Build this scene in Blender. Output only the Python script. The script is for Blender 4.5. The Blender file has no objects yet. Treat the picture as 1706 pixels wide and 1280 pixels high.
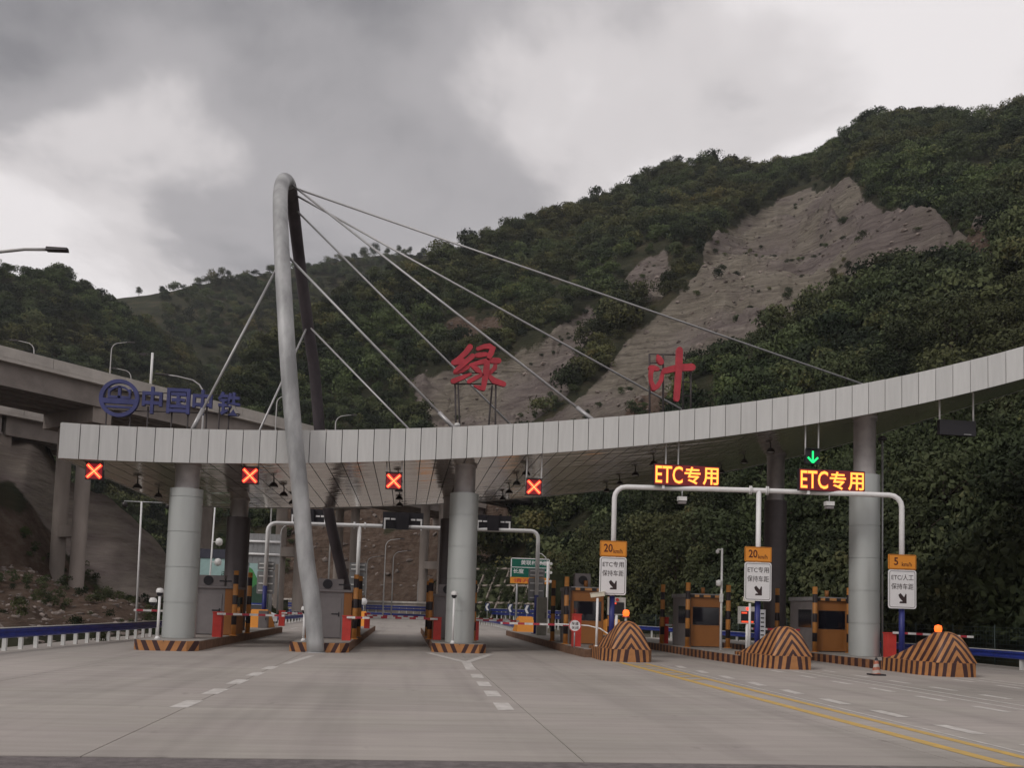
import bpy, math, random
import numpy as np
from mathutils import Vector, Matrix
random.seed(7); rng = np.random.default_rng(7)
SC = bpy.context.scene
COL = SC.collection

# ------------------------------------------------------------------ camera
F, CX, CY, HC = 1500.0, 853.0, 907.0, 1.8          # photo pixels (1706 x 1280), eye height in metres
YAW, PITCH, ROLL = 0.115659, 0.072186, 0.031
def cam_axes():
    f = np.array([math.sin(YAW)*math.cos(PITCH), math.cos(YAW)*math.cos(PITCH), math.sin(PITCH)])
    r = np.array([math.cos(YAW), -math.sin(YAW), 0.0]); u = np.cross(r, f)
    return r*math.cos(ROLL)+u*math.sin(ROLL), -r*math.sin(ROLL)+u*math.cos(ROLL), f
AR, AU, AF = cam_axes()
cam = bpy.data.cameras.new('camera'); camo = bpy.data.objects.new('camera', cam); COL.objects.link(camo)
cam.sensor_width = 36.0; cam.lens = F/1706*36.0; cam.shift_y = (CY-640)/1706
cam.clip_start = 0.1; cam.clip_end = 6000
M = Matrix(((AR[0], AU[0], -AF[0], 0), (AR[1], AU[1], -AF[1], 0), (AR[2], AU[2], -AF[2], HC), (0, 0, 0, 1)))
camo.matrix_world = M
SC.camera = camo

# ------------------------------------------------------------------ sky, sun, exposure
SUN_EL, SUN_AZ = math.radians(38), math.radians(-128)     # azimuth from +Y towards +X
wd = bpy.data.worlds.new('World'); SC.world = wd; wd.use_nodes = True
def build_world():
    nt = wd.node_tree; N = nt.nodes; L = nt.links
    N.clear()
    out = N.new('ShaderNodeOutputWorld')
    sky = N.new('ShaderNodeTexSky'); sky.sky_type = 'NISHITA'; sky.sun_disc = False
    sky.sun_elevation = SUN_EL; sky.sun_rotation = SUN_AZ
    b1 = N.new('ShaderNodeBackground'); b1.inputs[1].default_value = 0.06
    L.new(sky.outputs[0], b1.inputs[0])
    tc = N.new('ShaderNodeTexCoord'); sp = N.new('ShaderNodeSeparateXYZ'); L.new(tc.outputs['Generated'], sp.inputs[0])
    def math_(op, a, b=None):
        m = N.new('ShaderNodeMath'); m.operation = op
        for i, v in enumerate((a, b)):
            if v is None: continue
            if isinstance(v, (int, float)): m.inputs[i].default_value = v
            else: L.new(v, m.inputs[i])
        return m.outputs[0]
    zz = math_('MAXIMUM', sp.outputs[2], 0.0); zz = math_('ADD', zz, 0.30)
    cx = math_('DIVIDE', sp.outputs[0], zz); cy = math_('DIVIDE', sp.outputs[1], zz)
    cb = N.new('ShaderNodeCombineXYZ'); L.new(cx, cb.inputs[0]); L.new(cy, cb.inputs[1])
    def noise(scale, detail, rough, off, dist=0.0):
        mp = N.new('ShaderNodeMapping'); mp.inputs['Location'].default_value = off; L.new(cb.outputs[0], mp.inputs[0])
        n = N.new('ShaderNodeTexNoise'); n.inputs['Scale'].default_value = scale; n.inputs['Detail'].default_value = detail
        n.inputs['Roughness'].default_value = rough; n.inputs['Distortion'].default_value = dist
        L.new(mp.outputs[0], n.inputs['Vector']); return n.outputs['Fac']
    big = noise(1.05, 3, 0.5, SKY_OFF1, 0.15)
    fine = noise(2.2, 9, 0.52, SKY_OFF2, 0.25)
    v = math_('ADD', math_('MULTIPLY', big, 0.58), math_('MULTIPLY', fine, 0.42))
    rp = N.new('ShaderNodeValToRGB'); L.new(v, rp.inputs[0])
    e = rp.color_ramp; e.interpolation = 'EASE'
    e.elements[0].position = 0.36; e.elements[0].color = (0.25, 0.243, 0.255, 1)
    e.elements[1].position = 0.56; e.elements[1].color = (0.93, 0.885, 0.885, 1)
    k = e.elements.new(0.45); k.color = (0.46, 0.44, 0.45, 1)
    k = e.elements.new(0.505); k.color = (0.74, 0.70, 0.70, 1)
    b2 = N.new('ShaderNodeBackground'); L.new(rp.outputs[0], b2.inputs[0]); b2.inputs[1].default_value = 1.0
    mx = N.new('ShaderNodeMixShader'); mx.inputs[0].default_value = 0.92
    L.new(b1.outputs[0], mx.inputs[1]); L.new(b2.outputs[0], mx.inputs[2]); L.new(mx.outputs[0], out.inputs[0])
SKY_OFF1 = (7.3, 2.2, 0.0); SKY_OFF2 = (1.7, 5.2, 0.0)
build_world()
sl = bpy.data.lights.new('sun', 'SUN'); sl.energy = 1.25; sl.angle = math.radians(16); sl.color = (1.0, 0.96, 0.92)
so = bpy.data.objects.new('sun', sl); COL.objects.link(so)
sd = Vector((math.sin(SUN_AZ)*math.cos(SUN_EL), math.cos(SUN_AZ)*math.cos(SUN_EL), math.sin(SUN_EL)))
so.rotation_euler = sd.to_track_quat('Z', 'Y').to_euler(); so.location = (-20, 30, 60)
VS = SC.view_settings; VS.view_transform = 'Standard'; VS.look = 'None'; VS.exposure = 0.0; VS.gamma = 1.0
VS.use_curve_mapping = False

# ------------------------------------------------------------------ pixel helpers
def ray(x, y): return AF + AR*(x-CX)/F - AU*(y-CY)/F
def G(x, y, z=0.0):
    d = ray(x, y); return np.array([0, 0, HC]) + d*((z-HC)/d[2])
def P(x, y, Y):
    d = ray(x, y); return np.array([0, 0, HC]) + d*(Y/d[1])
def project(p):
    d = np.asarray(p, float) - np.array([0, 0, HC]); z = d@AF
    return np.stack([CX+F*(d@AR)/z, CY-F*(d@AU)/z], -1)
def horizon(x): return 1010+ROLL*(x-675)

# ------------------------------------------------------------------ materials
MATS = {}
def mat(name, col, rough=0.6, metal=0.0, var=0.12, scale=3.0, bump=0.0, bscale=20.0, rnd=0.0, col2=None, emit=None, estr=0.0, spec=0.4, stretch=None):
    """principled material; noise varies col by +-var (or towards col2), rnd tints each object a little"""
    if name in MATS: return MATS[name]
    m = bpy.data.materials.new(name); m.use_nodes = True; nt = m.node_tree; N = nt.nodes; L = nt.links
    b = N['Principled BSDF']; b.inputs['Roughness'].default_value = rough; b.inputs['Metallic'].default_value = metal
    b.inputs['Specular IOR Level'].default_value = spec
    tc = N.new('ShaderNodeTexCoord'); src = tc.outputs['Object']
    if stretch:
        mp = N.new('ShaderNodeMapping'); mp.inputs['Scale'].default_value = stretch; L.new(src, mp.inputs[0]); src = mp.outputs[0]
    n = N.new('ShaderNodeTexNoise'); n.inputs['Scale'].default_value = scale; n.inputs['Detail'].default_value = 6; n.inputs['Roughness'].default_value = 0.6
    L.new(src, n.inputs['Vector'])
    rp = N.new('ShaderNodeValToRGB'); L.new(n.outputs['Fac'], rp.inputs[0])
    c2 = col2 if col2 else tuple(c*(1+var) for c in col); c1 = col if col2 else tuple(c*(1-var) for c in col)
    rp.color_ramp.elements[0].position = 0.35; rp.color_ramp.elements[0].color = (*c1, 1)
    rp.color_ramp.elements[1].position = 0.65; rp.color_ramp.elements[1].color = (*c2, 1)
    cs = rp.outputs[0]
    if rnd:
        oi = N.new('ShaderNodeObjectInfo'); mr = N.new('ShaderNodeMapRange'); L.new(oi.outputs['Random'], mr.inputs[0])
        mr.inputs['To Min'].default_value = 1-rnd; mr.inputs['To Max'].default_value = 1+rnd
        mm = N.new('ShaderNodeVectorMath'); mm.operation = 'SCALE'; L.new(cs, mm.inputs[0]); L.new(mr.outputs[0], mm.inputs['Scale']); cs = mm.outputs[0]
    L.new(cs, b.inputs['Base Color'])
    if bump:
        n2 = N.new('ShaderNodeTexNoise'); n2.inputs['Scale'].default_value = bscale; n2.inputs['Detail'].default_value = 8
        L.new(src, n2.inputs['Vector'])
        bp = N.new('ShaderNodeBump'); bp.inputs['Strength'].default_value = bump; bp.inputs['Distance'].default_value = 0.1
        L.new(n2.outputs['Fac'], bp.inputs['Height']); L.new(bp.outputs[0], b.inputs['Normal'])
    if emit:
        b.inputs['Emission Color'].default_value = (*emit, 1); b.inputs['Emission Strength'].default_value = estr
    MATS[name] = m; return m
def stripes(name, kx, ky, kz, freq, ca, cb, duty=0.5, rough=0.55, phase=0.0):
    """two paint colours alternating along |x|*kx + y*ky + z*kz (object space), with grime"""
    if name in MATS: return MATS[name]
    m = bpy.data.materials.new(name); m.use_nodes = True; nt = m.node_tree; N = nt.nodes; L = nt.links
    b = N['Principled BSDF']; b.inputs['Roughness'].default_value = rough
    tc = N.new('ShaderNodeTexCoord'); s = N.new('ShaderNodeSeparateXYZ'); L.new(tc.outputs['Object'], s.inputs[0])
    def mt(op, a, c=None):
        q = N.new('ShaderNodeMath'); q.operation = op
        for i, v in enumerate((a, c)):
            if v is None: continue
            if isinstance(v, (int, float)): q.inputs[i].default_value = v
            else: L.new(v, q.inputs[i])
        return q.outputs[0]
    v = mt('ADD', mt('ADD', mt('MULTIPLY', mt('ABSOLUTE', s.outputs[0]), kx), mt('MULTIPLY', s.outputs[1], ky)), mt('MULTIPLY', s.outputs[2], kz))
    n = N.new('ShaderNodeTexNoise'); n.inputs['Scale'].default_value = 5; n.inputs['Detail'].default_value = 6; L.new(tc.outputs['Object'], n.inputs['Vector'])
    v = mt('ADD', v, mt('MULTIPLY', n.outputs['Fac'], 0.03/max(freq, .1)))
    fr = mt('FRACT', mt('ADD', mt('MULTIPLY', v, freq), phase)); g = mt('GREATER_THAN', fr, duty)
    mx = N.new('ShaderNodeMix'); mx.data_type = 'RGBA'; L.new(g, mx.inputs[0])
    mx.inputs[6].default_value = (*ca, 1); mx.inputs[7].default_value = (*cb, 1)
    dk = N.new('ShaderNodeMapRange'); L.new(n.outputs['Fac'], dk.inputs[0]); dk.inputs['From Min'].default_value = .3; dk.inputs['From Max'].default_value = .7
    dk.inputs['To Min'].default_value = 0.75; dk.inputs['To Max'].default_value = 1.05
    sc = N.new('ShaderNodeVectorMath'); sc.operation = 'SCALE'; L.new(mx.outputs[2], sc.inputs[0]); L.new(dk.outputs[0], sc.inputs['Scale'])
    L.new(sc.outputs[0], b.inputs['Base Color']); MATS[name] = m; return m
def glow(name, col, s): return mat(name, (0.05, 0.02, 0.02), 0.5, emit=col, estr=s)

YEL = (0.45, 0.20, 0.07); BLK = (0.055, 0.021, 0.021)
m_joint = mat('joint_filler', (0.06, 0.055, 0.05), 0.9)
m_asph = mat('asphalt', (0.165, 0.142, 0.140), 0.9, var=0.25, scale=6, bump=0.5, bscale=60)
m_white = mat('road_paint_white', (0.60, 0.57, 0.54), 0.7, col2=(0.42, 0.39, 0.36), scale=4)
m_yline = mat('road_paint_yellow', (0.60, 0.38, 0.09), 0.7, col2=(0.44, 0.31, 0.12), scale=4)
m_panel = mat('fascia_aluminium', (0.565, 0.56, 0.545), 0.42, 0.0, var=0.045, scale=1.6, rnd=0.05, stretch=(5, 5, 0.45))
m_dark = mat('dark_backing', (0.03, 0.03, 0.03), 0.8)
m_roof = mat('roof_sheet', (0.22, 0.22, 0.22), 0.6)
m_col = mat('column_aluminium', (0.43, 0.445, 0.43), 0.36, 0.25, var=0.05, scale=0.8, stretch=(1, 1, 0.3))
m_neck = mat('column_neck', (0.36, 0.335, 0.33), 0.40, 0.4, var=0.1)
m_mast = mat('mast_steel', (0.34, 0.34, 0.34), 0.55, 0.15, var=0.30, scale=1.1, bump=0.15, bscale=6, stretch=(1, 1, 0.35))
m_mastd = mat('mast_steel_dark', (0.075, 0.062, 0.068), 0.5, 0.2, var=0.25, scale=1.1, stretch=(1, 1, 0.35))  # rear leg coloured much darker than the front leg
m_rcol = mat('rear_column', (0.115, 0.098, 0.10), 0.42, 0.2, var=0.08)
m_cable = mat('cable_steel', (0.40, 0.39, 0.39), 0.45, 0.5, var=0.1)
m_wpipe = mat('white_pipe', (0.74, 0.73, 0.72), 0.4, var=0.06)
m_galv = mat('galvanised', (0.38, 0.38, 0.38), 0.45, 0.5, var=0.1)
m_bpipe = mat('blue_pipe', (0.022, 0.028, 0.16), 0.45, var=0.15)
m_brail = mat('blue_rail', (0.020, 0.035, 0.21), 0.42, var=0.25, scale=4)
m_rpost = mat('rail_post', (0.60, 0.60, 0.58), 0.55, var=0.1)
m_black = mat('black_box', (0.018, 0.016, 0.02), 0.5)
m_kerb = mat('kerb_brown', (0.17, 0.095, 0.06), 0.8, var=0.25, scale=3, bump=0.2)
m_islec = mat('island_top', (0.30, 0.275, 0.25), 0.85, var=0.15, scale=2, bump=0.2)
m_red = mat('letter_red', (0.42, 0.035, 0.05), 0.5, var=0.2, scale=2)
m_navy = mat('letter_navy', (0.045, 0.05, 0.16), 0.55, var=0.2, scale=2)
m_frame = mat('sign_frame', (0.07, 0.06, 0.06), 0.7, 0.3)
m_grey = mat('booth_grey', (0.20, 0.18, 0.18), 0.5, var=0.08)
m_orng = mat('booth_orange', (0.29, 0.115, 0.032), 0.5, var=0.08, scale=1.5)
m_glass = mat('dark_glass', (0.012, 0.012, 0.018), 0.08, spec=0.6)
m_redbox = mat('cabinet_red', (0.50, 0.045, 0.035), 0.45, var=0.1)
def pavement():
    m = bpy.data.materials.new('pavement_concrete'); m.use_nodes = True; nt = m.node_tree; N = nt.nodes; L = nt.links; b = N['Principled BSDF']; b.inputs['Roughness'].default_value = 0.82
    tc = N.new('ShaderNodeTexCoord')
    def nz(scale, st, det=5, rough=.6):
        mp = N.new('ShaderNodeMapping'); mp.inputs['Scale'].default_value = st; L.new(tc.outputs['Object'], mp.inputs[0]); n = N.new('ShaderNodeTexNoise')
        n.inputs['Scale'].default_value = scale; n.inputs['Detail'].default_value = det; n.inputs['Roughness'].default_value = rough; L.new(mp.outputs[0], n.inputs['Vector']); return n.outputs['Fac']
    def rg(f, a, c, lo, hi):
        r = N.new('ShaderNodeMapRange'); L.new(f, r.inputs[0]); r.inputs['From Min'].default_value = a; r.inputs['From Max'].default_value = c; r.inputs['To Min'].default_value = lo; r.inputs['To Max'].default_value = hi; return r.outputs[0]
    oi = N.new('ShaderNodeObjectInfo')
    fs = [rg(nz(1.0, (.25, 3.0, 1), 7, .7), .3, .7, .86, 1.12), rg(nz(.16, (1, 1, 1), 4), .3, .7, .86, 1.13), rg(nz(1.0, (.75, .035, 1), 3), .50, .74, 1.0, .74), rg(nz(1.6, (1, .5, 1), 3), .66, .76, 1.0, .72), rg(oi.outputs['Random'], 0, 1, .95, 1.05), rg(nz(40, (1, 1, 1), 3), .25, .75, .93, 1.07)]
    v = fs[0]
    for f in fs[1:]:
        q = N.new('ShaderNodeMath'); q.operation = 'MULTIPLY'; L.new(v, q.inputs[0]); L.new(f, q.inputs[1]); v = q.outputs[0]
    mx = N.new('ShaderNodeMix'); mx.data_type = 'RGBA'; L.new(rg(nz(.3, (1, 1, 1), 3), .4, .62, 0, 1), mx.inputs[0]); mx.inputs[6].default_value = (0.335, 0.305, 0.274, 1); mx.inputs[7].default_value = (0.345, 0.307, 0.283, 1)
    s = N.new('ShaderNodeVectorMath'); s.operation = 'SCALE'; L.new(mx.outputs[2], s.inputs[0]); L.new(v, s.inputs['Scale']); L.new(s.outputs[0], b.inputs['Base Color'])
    bp = N.new('ShaderNodeBump'); bp.inputs['Strength'].default_value = .3; bp.inputs['Distance'].default_value = .02; L.new(nz(1.0, (1.2, 14, 1), 4), bp.inputs['Height']); L.new(bp.outputs[0], b.inputs['Normal']); return m
m_conc = pavement()
m_signw = mat('sign_white', (0.72, 0.71, 0.71), 0.45, var=0.03)
m_signo = mat('sign_orange', (0.72, 0.27, 0.03), 0.45, var=0.04)
m_ink = mat('sign_ink', (0.035, 0.02, 0.02), 0.6)
m_signb = mat('sign_back', (0.27, 0.27, 0.27), 0.5, 0.4, var=0.1)
m_green = mat('sign_green', (0.0, 0.10, 0.065), 0.5, var=0.05)
m_cam = mat('camera_white', (0.66, 0.65, 0.63), 0.4)
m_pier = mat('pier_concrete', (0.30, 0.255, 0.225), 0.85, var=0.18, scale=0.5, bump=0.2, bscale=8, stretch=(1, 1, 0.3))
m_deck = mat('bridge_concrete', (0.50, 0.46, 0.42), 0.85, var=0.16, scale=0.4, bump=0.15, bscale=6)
m_wall = mat('retaining_wall', (0.26, 0.22, 0.19), 0.9, var=0.2, scale=0.6, bump=0.3, bscale=5)
m_rock = mat('loose_rock', (0.20, 0.165, 0.145), 0.95, var=0.3, scale=2, bump=0.5, bscale=5, rnd=0.35)
m_nose = stripes('nose_stripes', 1.75, 1.05, 1.0, 2.35, YEL, BLK, 0.52)
m_nbase = stripes('nose_base_stripes', 1.6, 1.6, 0.25, 1.9, YEL, BLK, 0.52)
m_kstr = stripes('kerb_stripes', 0.0, 1.0, 0.0, 1.9, (0.30, 0.135, 0.06), (0.055, 0.022, 0.02), 0.5)
m_lfront = stripes('island_front_stripes', 1.0, 0.0, -0.45, 2.7, YEL, BLK, 0.55, phase=0.35)
m_post = stripes('post_stripes', 0, 0, 1.0, 1.18, (0.50, 0.21, 0.05), (0.022, 0.015, 0.018), 0.55)
m_boom = stripes('boom_stripes', 1.0, 0, 0, 1.6, (0.70, 0.68, 0.66), (0.42, 0.03, 0.05), 0.55)
m_bandt = stripes('booth_band', 1.0, 0, 0, 2.4, (0.55, 0.25, 0.08), (0.02, 0.015, 0.015), 0.5, phase=0.1)
m_coneS = stripes('cone_stripes', 0.25, 0, 1.0, 5.2, (0.40, 0.12, 0.07), (0.46, 0.40, 0.36), 0.5)

# ------------------------------------------------------------------ mesh builder
class MB:
    def __init__(s): s.v = []; s.f = []; s.mi = []; s.cur = 0; s.smooth = []
    def add(s, vs, fs, sm=False):
        o = len(s.v); s.v += [tuple(map(float, p)) for p in vs]
        for f in fs: s.f.append(tuple(i+o for i in f)); s.mi.append(s.cur); s.smooth.append(sm)
        return s
    def m(s, i): s.cur = i; return s
    def box(s, c, size, rz=0.0, R=None):
        x, y, z = size[0]/2, size[1]/2, size[2]/2
        p = [(-x,-y,-z),(x,-y,-z),(x,y,-z),(-x,y,-z),(-x,-y,z),(x,-y,z),(x,y,z),(-x,y,z)]
        Rm = R if R is not None else Matrix.Rotation(rz, 3, 'Z')
        p = [tuple(Rm@Vector(q)+Vector(c)) for q in p]
        return s.add(p, [(0,3,2,1),(4,5,6,7),(0,1,5,4),(1,2,6,5),(2,3,7,6),(3,0,4,7)])
    def bb(s, x0, x1, y0, y1, z0, z1): return s.box(((x0+x1)/2, (y0+y1)/2, (z0+z1)/2), (x1-x0, y1-y0, z1-z0))
    def cyl(s, p0, p1, r0, r1=None, n=12, caps=True, sm=True):
        r1 = r0 if r1 is None else r1
        p0, p1 = Vector(p0), Vector(p1); d = (p1-p0).normalized()
        a = Vector((0, 0, 1)) if abs(d.z) < 0.9 else Vector((1, 0, 0)); u = d.cross(a).normalized(); w = d.cross(u)
        o = len(s.v); vs = []
        for i in range(n):
            t = 2*math.pi*i/n; k = u*math.cos(t)+w*math.sin(t); vs += [p0+k*r0, p1+k*r1]
        s.add(vs, [(2*i, 2*i+1, (2*i+3) % (2*n), (2*i+2) % (2*n)) for i in range(n)], sm)
        if caps:
            for e in (0, 1):
                f = tuple(o+2*i+e for i in range(n)); s.f.append(f if e == 0 else f[::-1]); s.mi.append(s.cur); s.smooth.append(False)
        return s
    def tube(s, pts, r, n=10, caps=True):
        pts = [Vector(p) for p in pts]; rs = r if isinstance(r, (list, tuple, np.ndarray)) else [r]*len(pts)
        vs = []; prev = None
        for i, p in enumerate(pts):
            d = (pts[min(i+1, len(pts)-1)]-pts[max(i-1, 0)]).normalized()
            if prev is None:
                a = Vector((1, 0, 0)) if abs(d.x) < 0.9 else Vector((0, 1, 0)); u = (a-d*a.dot(d)).normalized()
            else: u = (prev-d*prev.dot(d)).normalized()
            prev = u; w = d.cross(u)
            vs += [p+(u*math.cos(2*math.pi*k/n)+w*math.sin(2*math.pi*k/n))*rs[i] for k in range(n)]
        fs = [(i*n+k, i*n+(k+1) % n, (i+1)*n+(k+1) % n, (i+1)*n+k) for i in range(len(pts)-1) for k in range(n)]
        s.add(vs, fs, True)
        if caps:
            o = len(s.v)-len(vs)
            s.f += [tuple(o+k for k in range(n))[::-1], tuple(o+len(vs)-n+k for k in range(n))]; s.mi += [s.cur]*2; s.smooth += [False]*2
        return s
    def lathe(s, prof, c=(0, 0, 0), n=16, sm=True):
        vs = [(c[0]+r*math.cos(2*math.pi*k/n), c[1]+r*math.sin(2*math.pi*k/n), c[2]+z) for r, z in prof for k in range(n)]
        fs = [(i*n+k, i*n+(k+1) % n, (i+1)*n+(k+1) % n, (i+1)*n+k) for i in range(len(prof)-1) for k in range(n)]
        return s.add(vs, fs, sm)
    def poly_y(s, poly, y0, y1):
        """prism of an (x,z) outline between y0 (front) and y1"""
        n = len(poly); vs = [(x, y0, z) for x, z in poly]+[(x, y1, z) for x, z in poly]
        return s.add(vs, [tuple(range(n)), tuple(range(2*n-1, n-1, -1))]+[(i, i+n, (i+1) % n+n, (i+1) % n) for i in range(n)])
    def poly_z(s, poly, z0, z1):
        n = len(poly); vs = [(x, y, z0) for x, y in poly]+[(x, y, z1) for x, y in poly]
        return s.add(vs, [tuple(range(n))[::-1], tuple(range(n, 2*n))]+[(i, (i+1) % n, (i+1) % n+n, i+n) for i in range(n)])
    def sweep(s, prof, path):
        """prof: (side, up) closed outline; path: list of ground points; horizontal sweep"""
        pts = [Vector(p) for p in path]; n = len(prof); vs = []
        for i, p in enumerate(pts):
            d = pts[min(i+1, len(pts)-1)]-pts[max(i-1, 0)]; d.z = 0; d.normalize(); q = Vector((d.y, -d.x, 0))
            vs += [p+q*a+Vector((0, 0, b)) for a, b in prof]
        fs = [(i*n+k, i*n+(k+1) % n, (i+1)*n+(k+1) % n, (i+1)*n+k) for i in range(len(pts)-1) for k in range(n)]
        fs += [tuple(range(n))[::-1], tuple(range(len(vs)-n, len(vs)))]
        return s.add(vs, fs)
    def mesh(s, name, off=(0, 0, 0)):
        me = bpy.data.meshes.new(name)
        me.from_pydata([(v[0]-off[0], v[1]-off[1], v[2]-off[2]) for v in s.v], [], s.f)
        me.polygons.foreach_set('material_index', s.mi); me.polygons.foreach_set('use_smooth', s.smooth); me.update(); return me
    def build(s, name, mats, parent=None, world=False, loc=None, label=None, kind=None):
        off = (0, 0, 0)
        if world and parent is not None:
            q = parent; off = Vector((0, 0, 0))
            while q is not None: off = off+q.location; q = q.parent
        elif world and loc is not None: off = loc
        me = s.mesh(name, off)
        for x in (mats if isinstance(mats, (list, tuple)) else [mats]): me.materials.append(x)
        o = bpy.data.objects.new(name, me); COL.objects.link(o)
        if parent is not None: o.parent = parent
        if loc is not None: o.location = loc
        if label: o['label'] = label
        if kind: o['kind'] = kind
        return o
def tag(o, label, cat, group=None):
    o['label'] = label; o['category'] = cat
    if group: o['group'] = group
    return o
def thing(name, label, cat, loc=(0, 0, 0), rz=0.0, group=None):
    o = bpy.data.objects.new(name, None); o.empty_display_size = 0.3; COL.objects.link(o)
    o.location = loc; o.rotation_euler = (0, 0, rz); return tag(o, label, cat, group)
def struct(o, label=None, cat=None):
    o['kind'] = 'structure'
    if label: o['label'] = label
    if cat: o['category'] = cat
    return o
def copy_tree(o, parent=None):
    c = o.copy(); COL.objects.link(c); c.parent = parent
    for ch in o.children: copy_tree(ch, c)
    return c
_tc = {}
def text_geom(s, bold=0.0, ext=0.0):
    key = (s, bold, ext)
    if key in _tc: return _tc[key]
    c = bpy.data.curves.new('t', 'FONT'); c.body = s; c.offset = bold; c.extrude = ext; c.resolution_u = 3
    o = bpy.data.objects.new('t', c); COL.objects.link(o); bpy.context.view_layer.update()
    me = bpy.data.meshes.new_from_object(o.evaluated_get(bpy.context.evaluated_depsgraph_get()))
    v = np.array([tuple(p.co) for p in me.vertices]); f = [tuple(p.vertices) for p in me.polygons]
    bpy.data.objects.remove(o); bpy.data.curves.remove(c); bpy.data.meshes.remove(me)
    lo, hi = v.min(0), v.max(0); v[:, :2] = (v[:, :2]-lo[:2])/(hi[:2]-lo[:2]); _tc[key] = (v, f); return _tc[key]
def text_into(mb, s, x0, x1, z0, z1, y, bold=0.0, ext=0.0, thick=0.0):
    """text filling the x,z rectangle, facing -Y at depth y"""
    v, f = text_geom(s, bold, ext)
    zs = v[:, 2]; span = max(zs.max()-zs.min(), 1e-9)
    vs = [(x0+(x1-x0)*a, y-(b/span*thick if ext else 0), z0+(z1-z0)*c) for a, c, b in v]
    mb.add(vs, f); return mb
def rrect(x0, x1, z0, z1, r, n=4):
    out = []
    for cx, cz, a0 in ((x1-r, z1-r, 0), (x0+r, z1-r, 90), (x0+r, z0+r, 180), (x1-r, z0+r, 270)):
        for k in range(n+1):
            a = math.radians(a0+90*k/n); out.append((cx+r*math.cos(a), cz+r*math.sin(a)))
    return out[::-1]

# ------------------------------------------------------------------ noise
def _h(ix, iy, s):
    h = (ix.astype(np.int64)*374761393+iy.astype(np.int64)*668265263+s*1442695041) & 0xffffffff
    h = ((h ^ (h >> 13))*1274126177) & 0xffffffff
    return ((h ^ (h >> 16)) & 0xffff)/65535.0
def vnoise(x, y, s=0):
    ix, iy = np.floor(x), np.floor(y); fx, fy = x-ix, y-iy; fx = fx*fx*(3-2*fx); fy = fy*fy*(3-2*fy)
    a, b, c, d = _h(ix, iy, s), _h(ix+1, iy, s), _h(ix, iy+1, s), _h(ix+1, iy+1, s)
    return (a*(1-fx)+b*fx)*(1-fy)+(c*(1-fx)+d*fx)*fy
def fbm(x, y, s=0, o=5, g=0.5):
    t = 0; a = 1; n = 0
    for i in range(o): t = t+a*(vnoise(x, y, s+i*17)-0.5); n += a; a *= g; x = x*2.03+11; y = y*2.03+7
    return t/n*2
def inpoly(px, py, poly):
    r = np.zeros(px.shape, bool); n = len(poly); j = n-1
    for i in range(n):
        xi, yi = poly[i]; xj, yj = poly[j]
        c = ((yi > py) != (yj > py)) & (px < (xj-xi)*(py-yi)/((yj-yi) if yj != yi else 1e-9)+xi); r ^= c; j = i
    return r
# ================================================================== SETTING: ground, plaza, road
def sheet(name, x0, x1, y0, y1, z, m, n=1):
    mb = MB(); mb.add([(x0, y0, z), (x1, y0, z), (x1, y1, z), (x0, y1, z)], [(0, 1, 2, 3)]); return mb.build(name, m)
m_soil = mat('soil_ground', (0.10, 0.085, 0.06), 0.95, var=0.4, scale=0.3, bump=0.6, bscale=3)
g = sheet('ground', -2500, 2500, -2500, 2500, -0.30, m_soil); struct(g, 'bare brown earth spreading around the toll plaza', 'ground')
a = sheet('road', -60, 60, -40, 10.72, -0.004, m_asph); struct(a, 'dark asphalt strip along the front edge of the concrete plaza', 'road')
plaza = sheet('plaza', -13.2, 26, 10.72, 66, -0.045, m_joint); struct(plaza, 'pale concrete toll plaza pavement laid in slabs', 'pavement')
XJ = [-13.2, -8.2, -3.55, 2.2, 7.2, 13.5, 18.9, 26]; YJ = [10.74]+[10.74+5.0*i for i in range(1, 11)]+[66]
for i in range(len(XJ)-1):
    for j in range(len(YJ)-1):
        mb = MB(); mb.bb(XJ[i]+.008, XJ[i+1]-.008, YJ[j]+.006, YJ[j+1]-.006, -0.04, 0.0)
        mb.build('slab', m_conc, plaza, world=True)
# approach road beyond the plaza, bending left
RC = [(0, 64), (0.3, 80), (0.2, 95), (-2, 112), (-8, 128), (-18, 141), (-34, 150), (-60, 156)]
def smooth_path(pts, n=8):
    out = []; p = [np.array(q, float) for q in pts]; p = [2*p[0]-p[1]]+p+[2*p[-1]-p[-2]]
    for i in range(1, len(p)-2):
        for k in range(n):
            t = k/n; out.append(0.5*((2*p[i])+(-p[i-1]+p[i+1])*t+(2*p[i-1]-5*p[i]+4*p[i+1]-p[i+2])*t*t+(-p[i-1]+3*p[i]-3*p[i+1]+p[i+2])*t**3))
    out.append(p[-2]); return out
def offset_path(pts, d):
    out = []
    for i, p in enumerate(pts):
        t = pts[min(i+1, len(pts)-1)]-pts[max(i-1, 0)]; t = t[:2]/np.linalg.norm(t[:2]); q = p.copy(); q[0] += t[1]*d; q[1] -= t[0]*d; out.append(q)
    return out
rc = smooth_path([(x, y, 0) for x, y in RC])
Lp, Rp = offset_path(rc, -11), offset_path(rc, 9.5)
mb = MB(); n = len(rc); mb.add([(p[0], p[1], -0.004) for p in Lp]+[(p[0], p[1], -0.004) for p in Rp], [(i, i+n, i+n+1, i+1) for i in range(n-1)])
struct(mb.build('road', m_conc), 'concrete road bending away behind the toll gate', 'road')

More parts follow.
